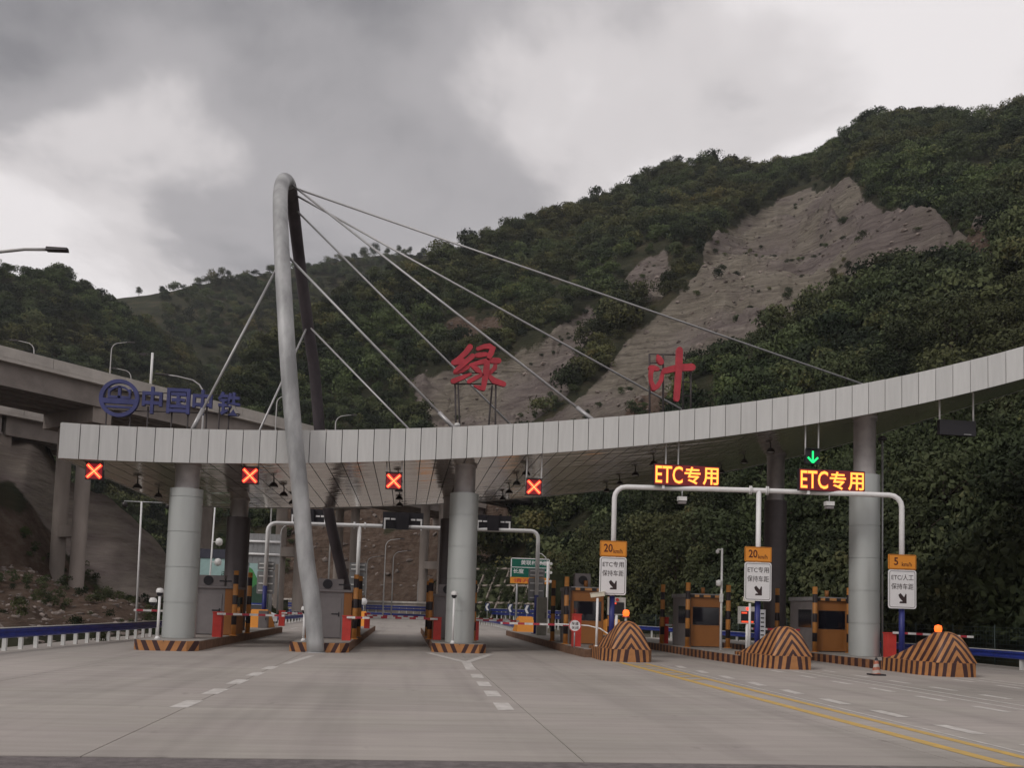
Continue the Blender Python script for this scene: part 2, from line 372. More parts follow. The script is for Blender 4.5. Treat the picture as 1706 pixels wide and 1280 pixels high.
# painted markings (4 mm sheets on the slabs)
def paint(name, poly, m, z=0.004):
    mb = MB(); mb.add([(x, y, z) for x, y in poly], [tuple(range(len(poly)))])
    return mb.build(name, m, plaza, world=True)
def line(x0, y0, x1, y1, w, m, name='painted_line', z=0.004):
    d = np.array([x1-x0, y1-y0]); d /= np.linalg.norm(d); q = np.array([-d[1], d[0]])*w/2
    return paint(name, [(x0-q[0], y0-q[1]), (x1-q[0], y1-q[1]), (x1+q[0], y1+q[1]), (x0+q[0], y0+q[1])], m, z)
for k in range(5): y = 15.6+2.28*k; line(-3.55-0.12+.02*k, y, -3.55-.10+.02*k, y+1.15, 0.30, m_white, 'dash')
line(-3.4, 27.0, -3.1, 31.5, 0.2, m_white)
for k in range(4): y = 16.1+2.42*k; line(1.86+.03*k, y, 1.89+.03*k, y+1.25, 0.30, m_white, 'dash')
line(1.98, 26.3, 2.08, 29.9, .3, m_white); line(2.08, 29.8, .95, 35.4, .26, m_white, z=0.006); line(2.08, 29.8, 3.4, 35.4, .26, m_white, z=0.008)
for k in range(4):
    f = 0.3+0.18*k; y = 30.1+5.2*f; line(2.08-1.0*f, y, 2.12+1.15*f, y+.15, .16, m_white, z=0.0045)
line(7.78, 10.76, 7.78, 32.0, .23, m_yline); line(8.42, 10.76, 8.6, 31.6, .19, m_yline); line(8.72, 10.76, 9.0, 31, .07, m_white)
for k in range(9): y = 24.2+.85*k; line(7.9, y, 8.42, y+.5, .12, m_yline, z=0.006)
for k in range(9): y = 11.6+2.25*k; line(9.38, y, 9.38+.02*k, y+1.15, .26, m_white, 'dash')
for k in range(8): y = 13.0+2.2*k; line(12.4, y, 12.4, y+1.1, .22, m_white, 'dash'); line(14.6, y+3, 14.6, y+4.1, .22, m_white, 'dash')
for x in (13.1, 13.75): line(x, 11, x, 29.6, .11, m_white)
for k in range(6): y = 15.0+2.2*k; line(17.4, y, 17.4, y+1.1, .22, m_white, 'dash')
line(18.1, 12, 18.1, 27.8, .13, m_white); line(18.8, 12, 18.8, 27.8, .13, m_white); line(23.6, 12, 23.6, 60, .15, m_white)
for X0 in (-5.6, -0.5, 5.2): line(X0-2.0, 62.5, X0-2.0, 66, .15, m_white)

# tyre marks and dust belong to the concrete material; hillsides
def terrain_mat(K=1.0):
    m = bpy.data.materials.new('hillside'); m.use_nodes = True; nt = m.node_tree; N = nt.nodes; L = nt.links; b = N['Principled BSDF']
    b.inputs['Roughness'].default_value = 0.95; b.inputs['Specular IOR Level'].default_value = 0.15
    tc = N.new('ShaderNodeTexCoord'); P_ = tc.outputs['Object']
    def nz(scale, det=6, rough=0.6, vec=None):
        n = N.new('ShaderNodeTexNoise'); n.inputs['Scale'].default_value = scale; n.inputs['Detail'].default_value = det; n.inputs['Roughness'].default_value = rough
        L.new(vec or P_, n.inputs['Vector']); return n.outputs['Fac']
    def ramp(fac, stops):
        r = N.new('ShaderNodeValToRGB'); L.new(fac, r.inputs[0]); e = r.color_ramp
        e.elements[0].position, e.elements[1].position = stops[0][0], stops[-1][0]
        e.elements[0].color, e.elements[1].color = (*stops[0][1], 1), (*stops[-1][1], 1)
        for p, c in stops[1:-1]: e.elements.new(p).color = (*c, 1)
        return r.outputs[0]
    kk = lambda st: [(p, tuple(v*K for v in c)) for p, c in st]
    def mix(f, a, c):
        x = N.new('ShaderNodeMix'); x.data_type = 'RGBA'; L.new(f, x.inputs[0]); L.new(a, x.inputs[6]); L.new(c, x.inputs[7]); return x.outputs[2]
    mp = N.new('ShaderNodeMapping'); mp.inputs['Rotation'].default_value = (0.5, 0.7, 0.4); mp.inputs['Scale'].default_value = (0.32, 0.32, 2.6); L.new(P_, mp.inputs[0])
    grass = ramp(nz(0.12), [(0.35, (0.030, 0.032, 0.018)), (0.5, (0.050, 0.052, 0.028)), (0.66, (0.085, 0.072, 0.042))])
    rock = mix(ramp(nz(0.03, 4), [(.42, (0, 0, 0)), (.58, (1, 1, 1))]), ramp(nz(0.42, 10, .72, mp.outputs[0]), kk([(0.30, (0.10, 0.085, 0.068)), (0.42, (0.24, 0.205, 0.165)), (0.55, (0.35, 0.305, 0.245)), (0.70, (0.46, 0.41, 0.335))])),
               ramp(nz(0.22, 10, .74, mp.outputs[0]), kk([(0.32, (0.10, 0.076, 0.07)), (0.45, (0.24, 0.195, 0.18)), (0.7, (0.39, 0.335, 0.295))])))
    red = ramp(nz(0.6, 8, .7), [(0.3, (0.085, 0.058, 0.045)), (0.5, (0.155, 0.105, 0.078)), (0.7, (0.225, 0.175, 0.14))])
    def at(nm):
        q = N.new('ShaderNodeAttribute'); q.attribute_name = nm; return q.outputs['Fac']
    def edge(f):
        a = N.new('ShaderNodeMath'); a.operation = 'ADD'; L.new(f, a.inputs[0])
        s = N.new('ShaderNodeMath'); s.operation = 'MULTIPLY_ADD'; L.new(nz(0.25, 7, .7), s.inputs[0]); s.inputs[1].default_value = 1.2; s.inputs[2].default_value = -0.6
        L.new(s.outputs[0], a.inputs[1]); r = N.new('ShaderNodeMapRange'); L.new(a.outputs[0], r.inputs[0])
        r.inputs['From Min'].default_value = .38; r.inputs['From Max'].default_value = .62; return r.outputs[0]
    c = mix(edge(at('rock')), grass, rock); c = mix(edge(at('red')), c, red)
    L.new(c, b.inputs['Base Color'])
    bp = N.new('ShaderNodeBump'); bp.inputs['Strength'].default_value = 1.0; bp.inputs['Distance'].default_value = 2.2
    L.new(nz(0.7, 10, .7, mp.outputs[0]), bp.inputs['Height']); L.new(bp.outputs[0], b.inputs['Normal'])
    return m
m_hill = terrain_mat(0.84); m_bank = terrain_mat(1.45)
SCAR = [[(1422,292),(1335,315),(1270,338),(1215,365),(1178,405),(1162,450),(1132,482),(1085,520),(1052,548),(1010,605),(955,660),(900,700),(860,760),(1000,760),(1040,690),(1095,655),(1155,602),(1215,575),(1300,548),(1355,518),(1390,482),(1450,474),(1500,462),(1560,450),(1610,462),(1668,470),(1650,400),(1565,365),(1512,372),(1480,345),(1440,325)],
        [(1062,425),(1110,408),(1122,450),(1104,490),(1052,505),(1036,470)],
        [(676,622),(742,606),(820,585),(905,556),(975,500),(1012,512),(965,565),(945,650),(880,700),(860,760),(740,740),(690,668)]]
RED = [[(560,1030),(600,930),(640,880),(740,830),(880,780),(905,800),(860,850),(800,930),(700,1030)], [(1000,760),(1040,690),(1085,648),(1120,640),(1100,690),(1090,760)], [(1590,400),(1660,420),(1640,450),(1590,425)],
       [(700,560),(760,520),(860,520),(820,560)]]
GREY = [[(440,1020),(470,800),(560,740),(660,800),(640,880),(600,930),(560,1030)]]
def hill(name, cols, prof, seed, px0, px1, step, nr, amp, scar=(), red=(), tmax=1.3, rock0=0.0, carve=3.0, hook=None, rel=1.0):
    c = np.array(cols, float); px = np.arange(px0, px1+1, step)
    cy, dc, df, zf = (np.interp(px, c[:, 0], c[:, k]) for k in (1, 2, 3, 4))
    k = np.ones(7)/7; sm = lambda q: np.convolve(np.pad(q, 3, 'edge'), k, 'valid')
    cy, dc, df = sm(cy), sm(dc), sm(df)
    dirs = np.array([ray(x, horizon(x)) for x in px]); dirs = dirs[:, :2]/np.linalg.norm(dirs[:, :2], axis=1)[:, None]
    rz = np.array([ray(x, y) for x, y in zip(px, cy)]); elev = rz[:, 2]/np.linalg.norm(rz[:, :2], axis=1)
    zc = HC+elev*dc
    T = np.linspace(0, tmax, nr); V = np.zeros((len(px), nr, 3))
    for j, t in enumerate(T):
        r = df+(dc-df)*t; V[:, j, :2] = dirs*r[:, None]
        V[:, j, 2] = zf+(zc-zf)*prof(min(t, 1.0)) - max(0, t-1)*(dc-df)*0.35
    X, Y = V[..., 0], V[..., 1]; env = np.clip(np.minimum(T*7, 1), 0, 1)*np.where(T > 1, 1, 0.35+0.65*np.clip((1-T)*6, 0, 1))
    V[..., 2] += amp*env*fbm(X/55, Y/55, seed, 5, .55)*1.0+0.8*env*fbm(X/7, Y/7, seed+5, 3)
    pp = project(V.reshape(-1, 3)).reshape(len(px), nr, 2); a_, b_ = pp[..., 0], pp[..., 1]
    wob = 9*fbm(X/14, Y/14, seed+31, 4)
    mr = np.zeros((len(px), nr)); md = np.zeros_like(mr)
    for q in scar: mr = np.maximum(mr, inpoly(a_+wob, b_+wob*.7, q)*1.0)
    for q in red: md = np.maximum(md, inpoly(a_+wob, b_+wob*.7, q)*1.0)
    def blur(q, n=2):
        for _ in range(n): q = (q+np.roll(q, 1, 0)+np.roll(q, -1, 0)+np.roll(q, 1, 1)+np.roll(q, -1, 1))/5
        return q
    hard = np.maximum(mr, md); mr, md = blur(mr), blur(md)
    bare = blur(np.maximum(mr, md), 4)
    rough = fbm(X/9, V[..., 2]/6, seed+9, 5, .6); ridg = 1-np.abs(fbm((X+V[..., 2]*.75)/32+.4*rough, Y/60, seed+12, 5, .58))*2.4
    V[..., 2] += bare*(-carve+rel*np.clip(bare*1.3-.2, 0, 1)*(1.3*rough+5.2*ridg+0.9*fbm(X/3.5, Y/3.5+V[..., 2]/4, seed+19, 3)+1.8*np.sin(V[..., 2]*2*math.pi/19+2*rough)))
    mr = np.maximum(mr, rock0)
    if name == 'hill' and scar:
        yb0 = np.interp(a_, [1150, 1200, 1300, 1420, 1500, 1600], [415, 385, 362, 362, 372, 395]); dd = b_-yb0
        V[..., 2] += bare*np.where(a_ > 1150, 1, 0)*(4.5*np.exp(-((dd-7)/9)**2)-5.0*np.exp(-((dd+12)/13)**2))
    if hook: hook(V, mr, md, T)
    nu = len(px); idx = np.arange(nu*nr).reshape(nu, nr)
    fs = np.stack([idx[:-1, :-1], idx[1:, :-1], idx[1:, 1:], idx[:-1, 1:]], -1).reshape(-1, 4)
    me = bpy.data.meshes.new(name); me.from_pydata(V.reshape(-1, 3).tolist(), [], fs.tolist())
    me.polygons.foreach_set('use_smooth', [True]*len(me.polygons))
    for nm, arr in (('rock', mr), ('red', md)):
        at = me.attributes.new(nm, 'FLOAT', 'POINT'); at.data.foreach_set('value', arr.reshape(-1).astype(np.float32))
    me.materials.append(m_bank if name == 'embankment' else m_hill); o = bpy.data.objects.new(name, me); COL.objects.link(o); struct(o)
    return dict(o=o, V=V, rock=mr, red=md, hard=hard, T=T, pp=pp, nu=nu, nr=nr)
MAIN = [(280,760,230,215,0),(400,592,265,205,-.3),(480,535,285,190,-.3),(560,482,300,178,-.3),(660,434,320,166,-.3),(760,400,335,152,-.3),(850,372,350,130,-.3),(940,350,365,112,-.3),(1000,332,372,104,-.3),(1070,306,380,95,-.3),(1110,290,388,90,-.3),(1180,276,395,82,-.3),(1250,283,395,76,-.3),(1330,280,390,70,-.3),(1360,265,385,68,-.3),(1420,226,378,64,-.3),(1440,212,372,63,-.3),(1500,200,365,59,-.3),(1600,200,355,54,-.3),(1660,200,350,50,-.3),(1706,184,345,47,-.3),(1900,140,330,38,-.3),(2500,90,300,28,-.3)]
FARH = [(-400,520,600,300,0),(-100,520,600,300,0),(0,512,600,300,0),(130,494,600,300,0),(200,488,600,300,0),(300,472,600,300,0),(420,455,610,300,0),(500,438,620,300,0),(600,420,640,320,0),(700,420,660,340,0),(800,425,680,360,0),(1000,440,700,400,0)]
LEFT = [(-600,380,400,220,0),(-200,420,400,220,0),(-60,440,400,220,0),(0,452,400,220,0),(40,450,405,220,0),(80,470,410,220,0),(130,498,420,220,0),(200,535,430,230,0),(270,580,440,240,0),(360,660,450,250,0)]
hillA = hill('hill', MAIN, lambda t: 0.86*t+0.14*t*t, 3, 280, 2500, 4, 260, 9.0, SCAR, RED+GREY, carve=4.6)
hillB = hill('hill', FARH, lambda t: 0.8*t+0.2*t*t, 41, -400, 1000, 10, 70, 10.0)
hillC = hill('hill', LEFT, lambda t: 0.8*t+0.2*t*t, 57, -600, 360, 10, 60, 8.0)
for h_, l_ in ((hillA, 'steep scrub covered mountainside with bare landslide scars'), (hillB, 'distant terraced green ridge behind the viaduct'), (hillC, 'dark wooded hill at the far end of the viaduct')):
    h_['o']['label'] = l_; h_['o']['category'] = 'hill'
BANK = [(-900,640,60,20,-.3),(-500,660,75,22,-.3),(-200,672,100,27,-.3),(0,694,118,30.5,-.3),(45,690,120,32.5,-.3),(62,735,122,33.5,-.3),(100,788,124,35.5,-.3),(180,820,126,39,-.3),(230,868,128,42,-.3),(275,935,130,46,-.3),(300,985,130,50,-.3),(335,1003,132,58,-.3),(480,1006,140,90,-.3)]
def bprof(t):
    return 0.17*(t/0.76)**1.2 if t < 0.76 else 0.17+0.83*((t-0.76)/0.24)**0.85
bank = hill('embankment', BANK, bprof, 71, -900, 480, 6, 90, 1.2, [[(-300,600),(40,660),(70,740),(110,790),(190,815),(290,930),(310,1010),(180,985),(120,930),(90,880),(30,800),(-300,760)]],
            [[(-300,900),(60,830),(130,960),(300,1010),(260,1040),(-300,1040)]], carve=0.5, rel=.28)
bank['o']['label'] = 'rocky spoil bank rising under the viaduct behind blue guardrail'; bank['o']['category'] = 'embankment'

# ================================================================== VEGETATION
def leaf_mat(name, c1, c2, rnd):
    m = bpy.data.materials.new(name); m.use_nodes = True; nt = m.node_tree; N = nt.nodes; L = nt.links; b = N['Principled BSDF']
    b.inputs['Roughness'].default_value = 0.8; b.inputs['Specular IOR Level'].default_value = 0.12
    oi = N.new('ShaderNodeObjectInfo'); tc = N.new('ShaderNodeTexCoord'); n = N.new('ShaderNodeTexNoise'); n.inputs['Scale'].default_value = 1.1; n.inputs['Detail'].default_value = 4
    L.new(tc.outputs['Object'], n.inputs['Vector'])
    ad = N.new('ShaderNodeMath'); ad.operation = 'MULTIPLY_ADD'; L.new(oi.outputs['Random'], ad.inputs[0]); ad.inputs[1].default_value = rnd
    s2 = N.new('ShaderNodeMath'); s2.operation = 'MULTIPLY'; L.new(n.outputs['Fac'], s2.inputs[0]); s2.inputs[1].default_value = 1-rnd; L.new(s2.outputs[0], ad.inputs[2])
    r = N.new('ShaderNodeValToRGB'); L.new(ad.outputs[0], r.inputs[0]); e = r.color_ramp
    e.elements[0].position = 0.2; e.elements[0].color = (*c1, 1); e.elements[1].position = 0.8; e.elements[1].color = (*c2, 1)
    k = e.elements.new(0.93); k.color = (c2[0]*1.5, c2[1]*1.05, c2[2]*.95, 1)
    ge = N.new('ShaderNodeNewGeometry'); n3 = N.new('ShaderNodeTexNoise'); n3.inputs['Scale'].default_value = .028; n3.inputs['Detail'].default_value = 5; L.new(ge.outputs['Position'], n3.inputs['Vector'])
    r3 = N.new('ShaderNodeValToRGB'); L.new(n3.outputs['Fac'], r3.inputs[0]); q = r3.color_ramp; q.elements[0].position = .36; q.elements[0].color = (1.10, .95, .80, 1); q.elements[1].position = .64; q.elements[1].color = (.96, 1.10, .88, 1); q.elements.new(.5).color = (.82, .88, .86, 1)
    mu = N.new('ShaderNodeMix'); mu.data_type = 'RGBA'; mu.blend_type = 'MULTIPLY'; mu.inputs[0].default_value = 1.0; L.new(r.outputs[0], mu.inputs[6]); L.new(r3.outputs[0], mu.inputs[7])
    L.new(mu.outputs[2], b.inputs['Base Color']); MATS[name] = m; return m
m_leaf = leaf_mat('scrub_leaves', (0.022, 0.030, 0.018), (0.106, 0.122, 0.058), 0.72)
m_leafn = leaf_mat('tree_leaves', (0.024, 0.031, 0.017), (0.086, 0.096, 0.047), 0.68)
m_bark = mat('bark', (0.06, 0.045, 0.035), 0.9, var=0.3)
def crown_mesh(name, w, h, n, leaf, seed, z0=0.0, blobs=7, m=m_leaf, flat=1.0):
    r = np.random.default_rng(seed); vs = []; fs = []
    B = []
    for k in range(blobs):
        a = r.uniform(0, 2*math.pi); d = r.uniform(0.05, 0.55)*w/2; rad = r.uniform(0.26, 0.46)*w*(1-0.35*d/(w/2))
        zz = z0+h*r.uniform(0.28, 0.78)*(1-.25*d/(w/2)); B.append((d*math.cos(a), d*math.sin(a), zz, rad, rad*r.uniform(.6, .9)*h/w*flat))
    for i in range(n):
        cx, cy, cz, ra, rb = B[r.integers(len(B))]
        d = r.normal(size=3); d /= np.linalg.norm(d); q = r.uniform(0.62, 1.08)
        if d[2] < -0.55: d[2] *= -0.6
        p = np.array([cx, cy, cz])+d*np.array([ra, ra, rb])*q
        if p[2] < z0*0.6: p[2] = z0*0.6+abs(p[2]-z0*.6)*.2
        nn = d*0.9+r.normal(size=3)*0.6; nn /= np.linalg.norm(nn)
        t = np.cross(nn, [0.1, 0.2, 1.0]); t /= np.linalg.norm(t)+1e-9; u = np.cross(nn, t)
        ang = r.uniform(0, 6.28); t, u = t*math.cos(ang)+u*math.sin(ang), u*math.cos(ang)-t*math.sin(ang)
        L_ = leaf*r.uniform(.6, 1.35); Wd = L_*r.uniform(.45, .8); o = len(vs)
        vs += [tuple(p-t*L_*.5), tuple(p+u*Wd*.5-nn*L_*.08), tuple(p+t*L_*.5), tuple(p-u*Wd*.5-nn*L_*.08)]; fs.append((o, o+1, o+2, o+3))
    me = bpy.data.meshes.new(name); me.from_pydata(vs, [], fs); me.materials.append(m); return me
def trunk_mesh(name, h, r0, w, seed):
    r = random.Random(seed); mb = MB()
    mb.tube([(0, 0, -0.4), (r.uniform(-.1, .1), r.uniform(-.1, .1), h*.35), (r.uniform(-.25, .25), r.uniform(-.25, .25), h*.7)], [r0, r0*.75, r0*.35], 7)
    for k in range(5):
        a = r.uniform(0, 6.28); z = h*r.uniform(.2, .5); mb.tube([(0, 0, z), (math.cos(a)*w*.16, math.sin(a)*w*.16, z+h*.13), (math.cos(a)*w*.32, math.sin(a)*w*.32, z+h*.22)], [r0*.45, r0*.3, r0*.12], 5)
    me = mb.mesh(name); me.materials.append(m_bark); return me
def norm_up(H):
    V = H['V']; return V
def sample(H, N, dens, seed):
    """random grid points weighted by ground area and density"""
    V = H['V']; r = np.random.default_rng(seed)
    du = np.linalg.norm(V[1:, :-1]-V[:-1, :-1], axis=-1); dv = np.linalg.norm(V[:-1, 1:]-V[:-1, :-1], axis=-1)
    w = (du*dv*dens[:-1, :-1]).reshape(-1); w /= w.sum()
    k = r.choice(len(w), N, p=w); i, j = np.unravel_index(k, du.shape); a, b = r.random(N)[:, None], r.random(N)[:, None]
    p = V[i, j]*(1-a)*(1-b)+V[i+1, j]*a*(1-b)+V[i, j+1]*(1-a)*b+V[i+1, j+1]*a*b
    return p, i, j
SRC = bpy.data.collections.new('scrub_sources')
def scatter(name, pts, scl, label, cat, meshes, parent=None):
    """ground cover nobody could count: crowns instanced on points"""
    coll = bpy.data.collections.new(name+'_source')
    for k, me in enumerate(meshes): coll.objects.link(bpy.data.objects.new('%02d_src' % k, me))
    me = bpy.data.meshes.new(name); me.from_pydata(pts.tolist(), [], [])
    r = np.random.default_rng(5); n = len(pts)
    for nm, arr in (('scl', scl), ('rot', r.uniform(0, 6.28, n)), ('hz', r.uniform(.75, 1.3, n))):
        at = me.attributes.new(nm, 'FLOAT', 'POINT'); at.data.foreach_set('value', np.asarray(arr, np.float32))
    at = me.attributes.new('pick', 'INT', 'POINT'); at.data.foreach_set('value', r.integers(0, len(meshes), n).astype(np.int32))
    o = bpy.data.objects.new(name, me); COL.objects.link(o); tag(o, label, cat); o['kind'] = 'stuff'
    ng = bpy.data.node_groups.new(name, 'GeometryNodeTree'); ng.interface.new_socket('Geometry', in_out='INPUT', socket_type='NodeSocketGeometry'); ng.interface.new_socket('Geometry', in_out='OUTPUT', socket_type='NodeSocketGeometry')
    N, L = ng.nodes, ng.links; gi, go = N.new('NodeGroupInput'), N.new('NodeGroupOutput')
    ci = N.new('GeometryNodeCollectionInfo'); ci.inputs['Collection'].default_value = coll; ci.inputs['Separate Children'].default_value = True; ci.inputs['Reset Children'].default_value = True
    ip = N.new('GeometryNodeInstanceOnPoints'); ip.inputs['Pick Instance'].default_value = True
    def na(nm, t):
        q = N.new('GeometryNodeInputNamedAttribute'); q.data_type = t; q.inputs['Name'].default_value = nm; return q.outputs['Attribute']
    cr = N.new('ShaderNodeCombineXYZ'); L.new(na('rot', 'FLOAT'), cr.inputs[2]); cs = N.new('ShaderNodeCombineXYZ'); s = na('scl', 'FLOAT')
    mz = N.new('ShaderNodeMath'); mz.operation = 'MULTIPLY'; L.new(s, mz.inputs[0]); L.new(na('hz', 'FLOAT'), mz.inputs[1])
    L.new(s, cs.inputs[0]); L.new(s, cs.inputs[1]); L.new(mz.outputs[0], cs.inputs[2])
    L.new(gi.outputs[0], ip.inputs['Points']); L.new(ci.outputs[0], ip.inputs['Instance']); L.new(na('pick', 'INT'), ip.inputs['Instance Index'])
    L.new(cr.outputs[0], ip.inputs['Rotation']); L.new(cs.outputs[0], ip.inputs['Scale']); L.new(ip.outputs[0], go.inputs[0])
    md = o.modifiers.new('scatter', 'NODES'); md.node_group = ng; return o
scrub = [crown_mesh('scrub%d' % k, 5.0, 4.2, 520, .44, 100+k, 0.2, 7) for k in range(5)]
# main hillside: dense away from the scars, a few shrubs inside them
VA = hillA['V']; dist = np.linalg.norm(VA[..., :2], axis=-1)
bareA = np.clip(np.maximum(hillA['rock'], hillA['red'])*1.6, 0, 1)
patch = np.clip(0.75+0.9*fbm(VA[..., 0]/30, VA[..., 1]/30, 88, 4), 0.12, 1.4)
densA = patch*np.maximum(np.clip(1-bareA, 0.006, 1), np.clip(fbm(VA[..., 0]/13, VA[..., 1]/13, 201, 3)*2.2-.5, 0, .5))*(hillA['T'] < 1.12)[None, :]*(hillA['T'] > 0.02)[None, :]
pA, iA, jA = sample(hillA, 11000, densA, 1)
far = np.linalg.norm(pA[:, :2], axis=1) > 118
sA = np.clip(rng.gamma(7, .125, len(pA)), .4, 1.7)*np.where(bareA[iA, jA] > .4, .42, 1.0)
scatter('hillside_scrub', pA[far], sA[far], 'dense dark green scrub covering the mountainside around the scars', 'scrub', scrub)
pL, iL, jL = sample(hillA, 5200, np.clip(1-bareA, 0.02, 1)*np.where(dist < 122, np.where(dist < 85, 3.0, 1.0), 0.0)*(hillA['T'] > 0.004)[None, :], 9)
nearL = np.ones(len(pL), bool)
under = [crown_mesh('under%d' % k, 2.6, 2.2, 260, .30, 300+k, 0.0, 6, m_leafn) for k in range(4)]
scatter('undergrowth', pL[nearL], rng.uniform(.6, 1.7, nearL.sum()), 'low bushes filling the foot of the slope between the trees', 'undergrowth', under)
densB = np.clip(.8+.7*fbm(hillB['V'][..., 0]/40, hillB['V'][..., 1]/40, 12, 3), .15, 1.4)*(hillB['T'] < 1.08)[None, :]
qq = hillB['pp']; terr = inpoly(qq[..., 0], qq[..., 1], [(120,470),(200,480),(270,505),(260,540),(90,545)]); densB = densB*np.where(terr, .05, 1)
pB, iB, jB = sample(hillB, 4200, densB, 2)
scatter('distant_wood', pB, rng.uniform(.9, 1.7, len(pB)), 'dark woodland mass on the distant ridge behind the viaduct', 'wood', scrub)
pC, _, _ = sample(hillC, 2600, np.ones(hillC['V'].shape[:2])*(hillC['T'] < 1.05)[None, :], 3)
scatter('distant_wood', pC, rng.uniform(.9, 1.7, len(pC)), 'shadowy woodland on the hill beyond the viaduct end', 'wood', scrub)
# weeds and stones on the spoil bank
VB = bank['V']; wd_ = np.clip(fbm(VB[..., 0]/9, VB[..., 1]/9, 5, 3)*2.2+.1, 0.01, 1)*np.clip(1-bank['rock']*1.3, .03, 1)*(bank['T'] < .8)[None, :]
pW, _, _ = sample(bank, 420, wd_, 4)
scatter('weeds', pW, rng.uniform(.15, .5, len(pW)), 'patches of low weeds growing on the spoil bank', 'weeds', under)
def rock_mesh(seed):
    r = random.Random(seed); import bmesh
    bm = bmesh.new(); bmesh.ops.create_icosphere(bm, subdivisions=1, radius=.5)
    for v in bm.verts: v.co = Vector((v.co.x*r.uniform(.7, 1.5), v.co.y*r.uniform(.6, 1.2), v.co.z*r.uniform(.4, .9)))
    me = bpy.data.meshes.new('rock'); bm.to_mesh(me); bm.free(); me.materials.append(m_rock); return me
rocks = [rock_mesh(k) for k in range(6)]
pR, _, _ = sample(bank, 1700, np.clip(.25+bank['red']*1.0+fbm(VB[..., 0]/5, VB[..., 1]/5, 6, 3), .02, 2)*(bank['T'] < .75)[None, :], 8)
scatter('loose_stones', pR, rng.gamma(1.6, .14, len(pR))+.07, 'loose broken stones scattered over the spoil bank', 'stones', rocks)
pR2, _, _ = sample(hillA, 3600, np.clip(np.maximum(hillA['rock'], hillA['red']), 0, 1)**2+1e-4, 10)
scatter('loose_stones', pR2, np.clip(rng.gamma(1.5, .35, len(pR2)), 0, 1.3)+.15, 'boulders and rubble lying in the landslide scars', 'stones', rocks)
# individual trees
TM = []
for k in range(5):
    w, h = ((5.5, 6.5), (6.5, 7.5), (4.5, 6.0), (7.0, 7.0), (5.0, 8.0))[k]
    TM.append((crown_mesh('crown', w, h*.82, 1500, .36, 500+k, h*.16, 11, m_leafn), trunk_mesh('trunk', h, .17, w, 60+k)))
def tree(p, s, k, label, group, rz):
    t = thing('tree', label, 'tree', tuple(p), rz, group); t.scale = (s, s, s*random.uniform(.85, 1.15))
    for nm, me in zip(('crown', 'trunk'), TM[k]):
        o = bpy.data.objects.new(nm, me); COL.objects.link(o); o.parent = t
    return t
pT, iT, jT = sample(hillA, 900, densA*np.where(dist < 120, 1.0, 0.0)*np.clip(1-hillA['red']*2, 0, 1), 21)
used = []
sxy = project(pT)
for p, q in zip(pT, sxy):
    if len(used) >= 175: break
    if q[0] < 700 or q[0] > 1950: continue
    s = random.uniform(.7, 1.25)
    if any((p[0]-u[0])**2+(p[1]-u[1])**2 < (2.6*s)**2 for u in used): continue
    used.append(p)
    d = math.hypot(p[0], p[1])
    kk = random.randrange(5); ad = ('bushy', 'broad', 'small', 'wide spreading', 'tall narrow')[kk]
    if d < 78: lb, gr = ad+' leafy tree at the foot of the slope close behind the right guardrail', 'trees close behind the right guardrail'
    elif d < 98: lb, gr = ad+' leafy tree low on the slope behind the toll booths', 'trees low on the slope'
    else: lb, gr = ad+' leafy tree higher up the slope above the toll booths', 'trees higher up the slope'
    tree(p, s, kk, lb, gr, random.uniform(0, 6.28))
# trees standing on the crest against the sky
crest = [(770,.9),(800,.8),(850,.7),(862,.9),(945,.5),(958,.6),(990,1.0),(1015,.6),(1045,.8),(1075,1.1),(1110,.9),(1180,.6),(1282,.8),(1290,.5),(1322,1.2),(1362,.9),(1432,1.0),(1480,.8),(1497,1.0),(1540,.9),(1600,1.0),(1660,.9),(1690,1.1)]
jc = int(np.argmin(abs(hillA['T']-1.0)))
for x, s in crest:
    i = int(round((x-280)/4)); tree(hillA['V'][i, jc-1], s*.72, random.randrange(5), 'small tree standing on the mountain crest against the sky', 'trees along the crest', random.uniform(0, 6.28))
jb = int(np.argmin(abs(hillB['T']-1.0)))
for x, s in ((205,1.3),(240,1.2),(345,1.6),(352,1.3),(418,1.1),(585,1.6),(596,1.8),(620,1.4),(640,1.3),(655,1.1)):
    i = int(round((x+400)/10)); tree(hillB['V'][i, jb], s*.72, random.randrange(5), 'lone tree on the distant ridge against the sky', 'trees on the distant ridge', random.uniform(0, 6.28))
#PART3
# ================================================================== CANOPY
def Yf(X): return 35.2-((X-3.0)/16.0)**2*2.2
def Yb(X): return 1.46*Yf(X)
def solve_front(x, y):
    Y = 34.0
    for _ in range(20): p = P(x, y, Y); Y = Yf(p[0])
    return p
BOT = [(98,764),(250,769),(400,771.5),(520,771),(640,769.5),(760,766),(850,759.5),(950,752),(1100,739.5),(1250,719.5),(1300,712.5),(1440,694),(1520,678),(1588,660),(1690,634)]
TOP = [(102,703),(250,710),(400,715),(520,716),(640,715),(760,711),(850,705.5),(950,697),(1100,684.5),(1250,665),(1440,639),(1520,625),(1588,608),(1690,580)]
bp_ = np.array([solve_front(*q) for q in BOT]); tp_ = np.array([solve_front(*q) for q in TOP])
cb_ = np.polyfit(bp_[:, 0], bp_[:, 2], 4); ct_ = np.polyfit(tp_[:, 0], tp_[:, 2], 4)
XE = 25.0
def zb(X):
    if X <= XE: return float(np.polyval(cb_, X))
    s = np.polyval(np.polyder(cb_), XE); return float(np.polyval(cb_, XE)+s*(X-XE))
def zt(X): return zb(X)+1.27
XL = float(bp_[0, 0]); PW = 0.605; NB = 73; XS = [XL+PW*i for i in range(NB+1)]
can = thing('toll_canopy', 'long pale panelled toll gate roof curving upward over the lanes', 'canopy', (XS[0], 35, 0))
